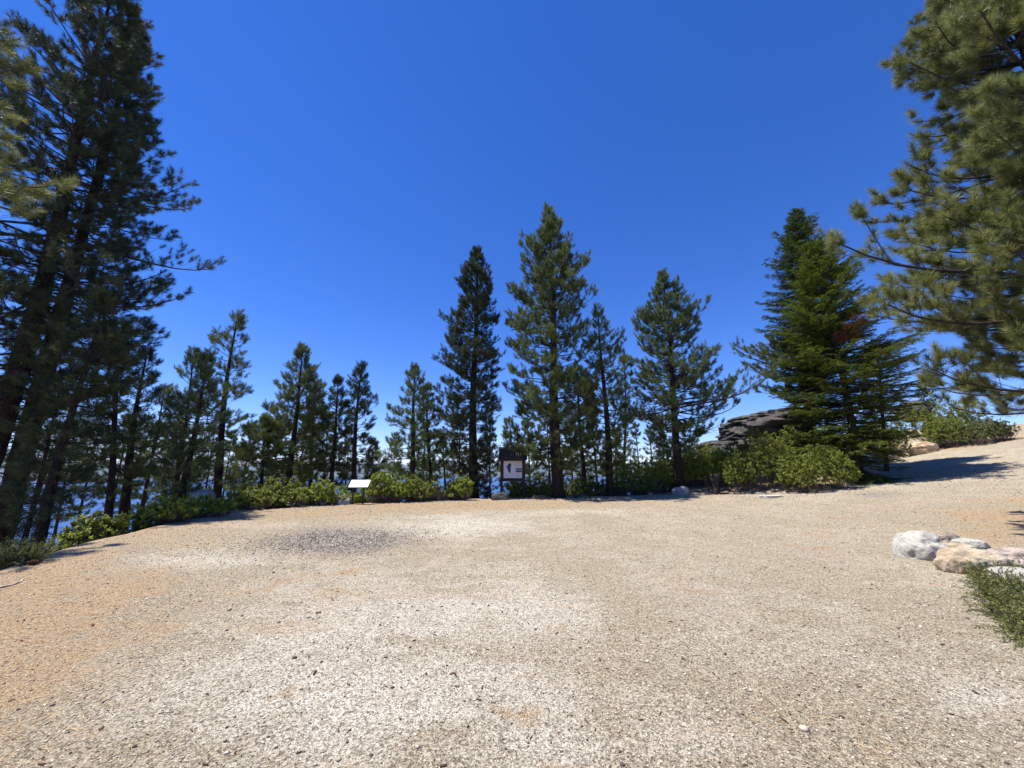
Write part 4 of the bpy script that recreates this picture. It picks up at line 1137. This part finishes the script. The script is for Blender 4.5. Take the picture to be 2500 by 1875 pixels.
poly_print('photo_print', [pt(.66, .44), (pt(.98, .44)), pt(.98, .66), pt(.66, .66)], -.0135, 'photo_blue', pan)
poly_print('photo_band', [pt(.66, .52), (pt(.74, .515)), pt(.86, .525), pt(.98, .52), pt(.98, .56), pt(.66, .56)], -.0155, 'photo_pale', pan)
bm = bmesh.new()
rs0 = random.Random(4)
def line(u0, v0, u1, t=.006):
    a, b = pt(u0, v0), pt(u1, v0 + t)
    vs = [bm.verts.new((a[0], -.0137, a[1])), bm.verts.new((a[0], -.0137, b[1])), bm.verts.new((b[0], -.0137, b[1])), bm.verts.new((b[0], -.0137, a[1]))]
    bm.faces.new(vs)
for i in range(9): line(.68, .10 + i * .036, .68 + rs0.uniform(.2, .28))
for i in range(6): line(.68, .72 + i * .034, .68 + rs0.uniform(.18, .28))
for i in range(10): 
    u = rs0.uniform(.08, .5); v = rs0.uniform(.10, .85)
    if not (.15 < u + .03 < .46 and .12 < v < .7): line(u, v, u + rs0.uniform(.03, .08))
line(.03, .83, .6, .003); line(.62, .05, .625, .8); line(.07, .74, .10, .035)
bm_obj('text_lines', bm, 'ink_grey', pan, 0)
bm = bmesh.new(); box_bm(bm, (0, -.022, b0 + .03), (pw, .02, .09)); bm_obj('bottom_trim', bm, 'wood', kio, .003)
# shingled gable roof, ridge along x
z_e, z_r = kzh(1122.5), kzh(1093)
rw_e, rw_r, dpt = 36 * k, 33.5 * k, .46
bm = bmesh.new()
rows = 6
for side in (-1, 1):
    for i in range(rows):
        f0, f1 = i / rows, (i + 1.15) / rows
        f1 = min(f1, 1.0)
        y0, y1 = side * dpt * (1 - f0), side * dpt * (1 - f1)
        zz0, zz1 = z_e + (z_r - z_e) * f0, z_e + (z_r - z_e) * f1
        wa, wb = rw_e + (rw_r - rw_e) * f0, rw_e + (rw_r - rw_e) * f1
        n_s = 13
        for j in range(n_s):
            a0, a1 = -1 + 2 * j / n_s + .006, -1 + 2 * (j + 1) / n_s - .006
            dz = rs0.uniform(-.012, .012); lift = .022
            ny, nzv = side * (z_r - z_e), dpt
            nn_ = math.hypot(ny, nzv); ny /= nn_; nzv /= nn_
            b = [(wa * a0, y0 + ny * lift, zz0 + nzv * lift + dz), (wa * a1, y0 + ny * lift, zz0 + nzv * lift + dz), (wb * a1, y1 + ny * .004, zz1 + nzv * .004), (wb * a0, y1 + ny * .004, zz1 + nzv * .004)]
            vs = [bm.verts.new(q) for q in b]; lo_ = [bm.verts.new((q[0], q[1] - ny * .02, q[2] - nzv * .02)) for q in b]
            bm.faces.new(vs)
            for a in range(4): bm.faces.new((vs[a], lo_[a], lo_[(a + 1) % 4], vs[(a + 1) % 4]))
bmesh.ops.recalc_face_normals(bm, faces=bm.faces)
roof = bm_obj('roof', bm, 'shingle', kio, 0)
bm = bmesh.new()
for sx in (-1, 1):
    vs = [bm.verts.new(q) for q in ((sx * (hw + .02), -dpt * .92, z_e), (sx * (hw + .02), dpt * .92, z_e), (sx * (hw + .02), 0, z_r - .03))]
    v2 = [bm.verts.new((v.co.x - sx * .05, v.co.y, v.co.z)) for v in vs]
    bm.faces.new(vs); bm.faces.new(v2)
    for a in range(3): bm.faces.new((vs[a], v2[a], v2[(a + 1) % 3], vs[(a + 1) % 3]))
bmesh.ops.recalc_face_normals(bm, faces=bm.faces)
bm_obj('gable_end', bm, 'wood', kio, 0)
bm = bmesh.new(); box_bm(bm, (0, -dpt + .05, z_e - .03), (2 * hw + .1, .05, .09)); box_bm(bm, (0, dpt - .05, z_e - .03), (2 * hw + .1, .05, .09)); bm_obj('eave_beam', bm, 'wood', kio)
bm = bmesh.new(); box_bm(bm, (0, 0, z_r + .015), (2 * rw_r, .12, .04)); bm_obj('ridge_cap', bm, 'shingle', kio)

# low exhibit panel
ep = hit_plat(873, 1232); ez = gz(ep[0], ep[1])
ek = mpp(1200, ep[1])
exh = empty('exhibit_sign', (ep[0], ep[1], ez), 'low white exhibit panel tilted on two black posts before the manzanita hedge', 'sign')
exh.rotation_euler = (0, 0, R(4))
eh0 = ray(873, 1190, ep[1])[2] - ez; eh1 = ray(873, 1173, ep[1])[2] - ez
for sx in (-1, 1):
    bm = bmesh.new(); box_bm(bm, (sx * .235, -.03, (eh0 + .0) / 2 - .1), (.07, .06, eh0 + .2)); bm_obj('post', bm, 'black_metal', exh, .004)
pw2 = 46.5 * ek
tl_ = R(38); ph2 = (eh1 - eh0) / math.sin(tl_) * 1.0
rot = Matrix.Rotation(tl_, 4, 'X')
cen = Vector((0, .06 + math.cos(tl_) * 0, (eh0 + eh1) / 2))
pe = empty('panel', cen); pe.parent = exh
bpy.data.objects.remove(pe)
bm = bmesh.new(); box_bm(bm, cen, (pw2, ph2, .03), rot); fr = bm_obj('panel_frame', bm, 'black_metal', exh, .003)
nv = rot @ Vector((0, 0, 1))
bm = bmesh.new(); box_bm(bm, cen + nv * .020, (pw2 - .012, ph2 - .012, .012), rot); pn = bm_obj('panel', bm, 'panel_bright', exh, .002)
bm = bmesh.new()
def eline(u0, v0, u1, v1):
    P_ = []
    for u, v in ((u0, v0), (u1, v0), (u1, v1), (u0, v1)):
        P_.append(bm.verts.new(cen + nv * .0275 + rot @ Vector(((u - .5) * pw2, (.5 - v) * ph2, 0))))
    bm.faces.new(P_)
for u0, v0, u1, v1 in [(.10, .18, .21, .21), (.10, .26, .20, .28), (.10, .42, .20, .44), (.10, .50, .22, .52), (.26, .34, .30, .37), (.32, .30, .36, .36), (.38, .34, .40, .42),
                       (.44, .20, .50, .24), (.44, .30, .46, .44), (.49, .28, .51, .42), (.45, .50, .50, .53), (.26, .68, .31, .71), (.33, .73, .42, .76), (.46, .72, .49, .78), (.62, .48, .64, .52),
                       (.67, .47, .70, .50), (.73, .46, .77, .48), (.84, .60, .86, .80), (.87, .56, .95, .58), (.88, .70, .93, .72), (.86, .22, .87, .32)]:
    eline(u0, v0, u1, v1)
bm_obj('faded_drawings', bm, 'ink_pale', pn, 0)

# charred stump
sp0 = hit_plat(1753, 1207); sk = mpp(1190, sp0[1])
stp = empty('burnt_stump', (sp0[0], sp0[1], gz(sp0[0], sp0[1])), 'leaning charred black stump standing at the gravel edge in front of the bushes', 'stump')
K = 22; t = np.linspace(0, 1, K); Hs = 48 * sk
bm = bmesh.new(); rings = []
for i in range(K):
    f = t[i]; ring = []
    cx = -.10 * f - .03 * math.sin(f * 4); rr = (.17 + .12 * f ** 1.3 - .05 * math.sin(f * 3.1)) 
    if i == K - 1: rr *= .8
    for j in range(22):
        a = j / 22 * 6.283; v = Vector((math.cos(a), math.sin(a), f * 2.2))
        q = rr * (1 + .30 * noise.noise(v * 1.6) + .16 * noise.noise(v * 5))
        top_j = (.07 * noise.noise(Vector((math.cos(a) * 2, math.sin(a) * 2, 9)))) if i > K - 4 else 0
        ring.append(bm.verts.new((cx + q * math.cos(a), q * math.sin(a), -.08 + f * (Hs + .08) + top_j)))
    rings.append(ring)
for a in range(K - 1):
    for j in range(22): bm.faces.new((rings[a][j], rings[a][(j + 1) % 22], rings[a + 1][(j + 1) % 22], rings[a + 1][j]))
bm.faces.new(rings[-1])
for f in bm.faces: f.smooth = True
bm_obj('charred_trunk', bm, 'char', stp, 0)

# sticks and a cone
def stick(label, pts, r, mat='stick', name='stick'):
    P = np.array([hit(*p) for p in pts]); P[:, 2] += r * .8
    n = 14; s = np.linspace(0, 1, n)[None]
    Q, _ = poly_interp(P[None], s)
    Q = Q + np.random.RandomState(3).normal(0, r * .25, Q.shape)
    V, F4 = tubes(Q, np.full((1, n), r) * np.linspace(1, .6, n)[None] * (1 + .1 * np.random.RandomState(5).normal(0, 1, (1, n))), 8)
    o = mesh_np(name, V, F4, M[mat], smooth=True, org=tuple(P[0]))
    return props(o, label, 'stick')
stick('curved bleached stick lying at the left edge below the pale shrub', [(-20, 1440), (20, 1432), (45, 1424), (58, 1416)], .016)
stick('short brown twig on the gravel towards the lower left', [(250, 1716), (262, 1708), (276, 1702)], .006)
stick('small crooked brown twig lowest on the left gravel', [(388, 1744), (402, 1738), (412, 1741), (424, 1734)], .005)
def cone(label, px, py, L=.14, seed=1):
    rs = np.random.RandomState(seed)
    p = hit(px, py); n = 150
    i = np.arange(n); f = (i + .5) / n; a = i * 2.39996
    prof = .045 * np.sin(np.pi * (f * .86 + .10)) ** .7
    org = np.array((p[0], p[1], gz(p[0], p[1]) + .042))
    ax = np.array((math.cos(.5), math.sin(.5), 0.)); B_ = np.array((-ax[1], ax[0], 0)); Cc = np.array((0, 0, 1.))
    rd = B_[None] * np.cos(a)[:, None] + Cc[None] * np.sin(a)[:, None]; tg = -B_[None] * np.sin(a)[:, None] + Cc[None] * np.cos(a)[:, None]
    base = org + ax[None] * ((f - .5) * L)[:, None]
    inn = base + rd * (prof * .25)[:, None]; outp = base + rd * prof[:, None] + ax[None] * .014
    w = .011
    th = ax[None] * .004
    V = np.stack([inn - tg * w * .5, inn + tg * w * .5, outp + tg * w, outp - tg * w, inn - tg * w * .5 + th, inn + tg * w * .5 + th, outp + tg * w + th, outp - tg * w + th], 1).reshape(-1, 3)
    q = np.array([[0, 1, 2, 3], [7, 6, 5, 4], [0, 4, 5, 1], [1, 5, 6, 2], [2, 6, 7, 3], [3, 7, 4, 0]])
    Fc = (np.arange(n)[:, None, None] * 8 + q[None]).reshape(-1, 4)
    o = mesh_np('pine_cone', V, Fc, M['cone'], org=tuple(org)); props(o, label, 'pine cone')
cone('dark brown pine cone lying beside the pale shrub at the left', 77, 1380)

# ------------------------------------------------------------------ loose gravel and needle litter
rs = np.random.RandomState(77)
def scatter(n, r0, r1, pw, amin=-62, amax=62):
    a = np.radians(rs.uniform(amin, amax, n)); u = rs.random(n)
    r = (r0 ** pw + u * (r1 ** pw - r0 ** pw)) ** (1 / pw)
    x, y = np.sin(a) * r, np.cos(a) * r
    off = np.interp(np.degrees(a), EA, ER) - r
    k = off > .1
    return x[k], y[k], r[k]
t = (1 + 5 ** .5) / 2
ico = norm(np.array([(-1, t, 0), (1, t, 0), (-1, -t, 0), (1, -t, 0), (0, -1, t), (0, 1, t), (0, -1, -t), (0, 1, -t), (t, 0, -1), (t, 0, 1), (-t, 0, -1), (-t, 0, 1)], float))
icf = np.array([(0, 11, 5), (0, 5, 1), (0, 1, 7), (0, 7, 10), (0, 10, 11), (1, 5, 9), (5, 11, 4), (11, 10, 2), (10, 7, 6), (7, 1, 8), (3, 9, 4), (3, 4, 2), (3, 2, 6), (3, 6, 8), (3, 8, 9), (4, 9, 5), (2, 4, 11), (6, 2, 10), (8, 6, 7), (9, 8, 1)])
x, y, r = scatter(125000, 1.5, 34, .62)
hp = hit(830, 1320)
xa = hp[0] + rs.normal(0, .95, 9000); ya = hp[1] + rs.normal(0, .75, 9000)
x, y = np.concatenate([x, xa]), np.concatenate([y, ya]); r = np.hypot(x, y); patch = np.arange(len(x)) >= len(x) - 9000
n = len(x); z = terr(x, y)
sz = rs.gamma(1.5, .0011, n) + .0009 + .00045 * r
sz *= np.where(rs.random(n) < .02, 1.9, 1); sz = np.where(patch, sz * 1.35, sz)
Vv = ico[None] * (1 + rs.normal(0, .16, (n, 12, 1))) * sz[:, None, None] * np.stack([rs.uniform(.8, 1.4, n), rs.uniform(.8, 1.4, n), rs.uniform(.5, .85, n)], -1)[:, None]
an = rs.random(n) * 6.28; ca, sa = np.cos(an)[:, None], np.sin(an)[:, None]
Vx = Vv[..., 0] * ca - Vv[..., 1] * sa; Vy = Vv[..., 0] * sa + Vv[..., 1] * ca
Vv = np.stack([Vx + x[:, None], Vy + y[:, None], Vv[..., 2] + (z + sz * .35)[:, None]], -1).reshape(-1, 3)
Fc = (np.arange(n)[:, None, None] * 12 + icf[None]).reshape(-1, 3)
tone = np.where(rs.random(n) < np.where(patch, .45, .16), rs.uniform(0, .25, n), rs.uniform(.28, .9, n))
props(mesh_np('gravel', Vv, Fc, M['pebble'], attrs=dict(rnd=np.repeat(tone, 12))), kind='stuff')
# bark flakes and bits of twig lying about
x, y, r = scatter(3600, 1.8, 22, .9)
n = len(x); z = terr(x, y); an = rs.random(n) * 6.28; L = rs.gamma(2., .007, n) + .006; L = np.minimum(L, .07); w = L * rs.uniform(.08, .4, n)
dx, dy = np.cos(an), np.sin(an); hgt = .003 + w * .25
d = np.stack([dx, dy, 0 * dx], -1) * L[:, None] / 2; e = np.stack([-dy, dx, 0 * dx], -1) * w[:, None] / 2
c0 = np.stack([x, y, z + .003], -1); up_ = np.array([0, 0, 1.]) * hgt[:, None]
V = np.stack([c0 - d - e, c0 + d - e * .6, c0 + d + e * .6, c0 - d + e, c0 - d - e + up_, c0 + d - e * .6 + up_, c0 + d + e * .6 + up_, c0 - d + e + up_], 1).reshape(-1, 3)
q = np.array([[3, 2, 1, 0], [4, 5, 6, 7], [0, 1, 5, 4], [1, 2, 6, 5], [2, 3, 7, 6], [3, 0, 4, 7]])
props(mesh_np('bark_litter', V, (np.arange(n)[:, None, None] * 8 + q[None]).reshape(-1, 4), M['cone']), kind='stuff')
# dry needles, thickest where the duff lies
x, y, r = scatter(150000, 2.0, 22, 1.1)
U, Vp, D = project(np.stack([x, y, terr(x, y)], -1))
den = np.full(len(x), .05)
for a in [(60, 1480, 380, 150, .9), (-200, 1650, 420, 260, .9), (150, 1640, 300, 120, .5), (1000, 1232, 620, 16, 1), (650, 1262, 300, 20, .9), (450, 1320, 260, 40, .7), (2480, 1275, 190, 60, 1),
          (1930, 1760, 170, 70, .45), (2120, 1830, 90, 60, .5), (620, 1530, 160, 34, .6), (2340, 1380, 60, 16, .9), (2200, 1230, 250, 40, .4)]:
    den = np.maximum(den, ell(U, Vp, *a))
kk = rs.random(len(x)) < den * .8
x, y, r = x[kk], y[kk], r[kk]; n = len(x); z = terr(x, y) + .004 + rs.random(n) * .006
a = rs.random(n) * 6.28; L = rs.uniform(.04, .11, n); w = .0011 + .00022 * r
dx, dy = np.cos(a), np.sin(a)
c0 = np.stack([x, y, z], -1); dd = np.stack([dx, dy, rs.normal(0, .06, n)], -1) * L[:, None] / 2; ww = np.stack([-dy, dx, 0 * dx], -1) * w[:, None]
V = np.stack([c0 - dd - ww, c0 - dd + ww, c0 + dd], 1).reshape(-1, 3)
props(mesh_np('needle_litter', V, np.arange(len(V)).reshape(-1, 3), M['litter'], attrs=dict(rnd=np.repeat(rs.random(n), 3))), kind='stuff')

# ------------------------------------------------------------------ clear mountain air
m = bpy.data.materials.new('air'); m.use_nodes = True
m.node_tree.nodes.clear()
vo = m.node_tree.nodes.new('ShaderNodeVolumePrincipled'); mo = m.node_tree.nodes.new('ShaderNodeOutputMaterial')
vo.inputs['Color'].default_value = (.62, .78, 1, 1); vo.inputs['Density'].default_value = 1.7e-5
m.node_tree.links.new(vo.outputs[0], mo.inputs['Volume'])
bm = bmesh.new(); box_bm(bm, (0, 0, 330), (54000, 54000, 1360))
me = bpy.data.meshes.new('haze'); bm.to_mesh(me); bm.free(); me.materials.append(m)
o = bpy.data.objects.new('haze', me); COL.objects.link(o); props(o, kind='stuff')
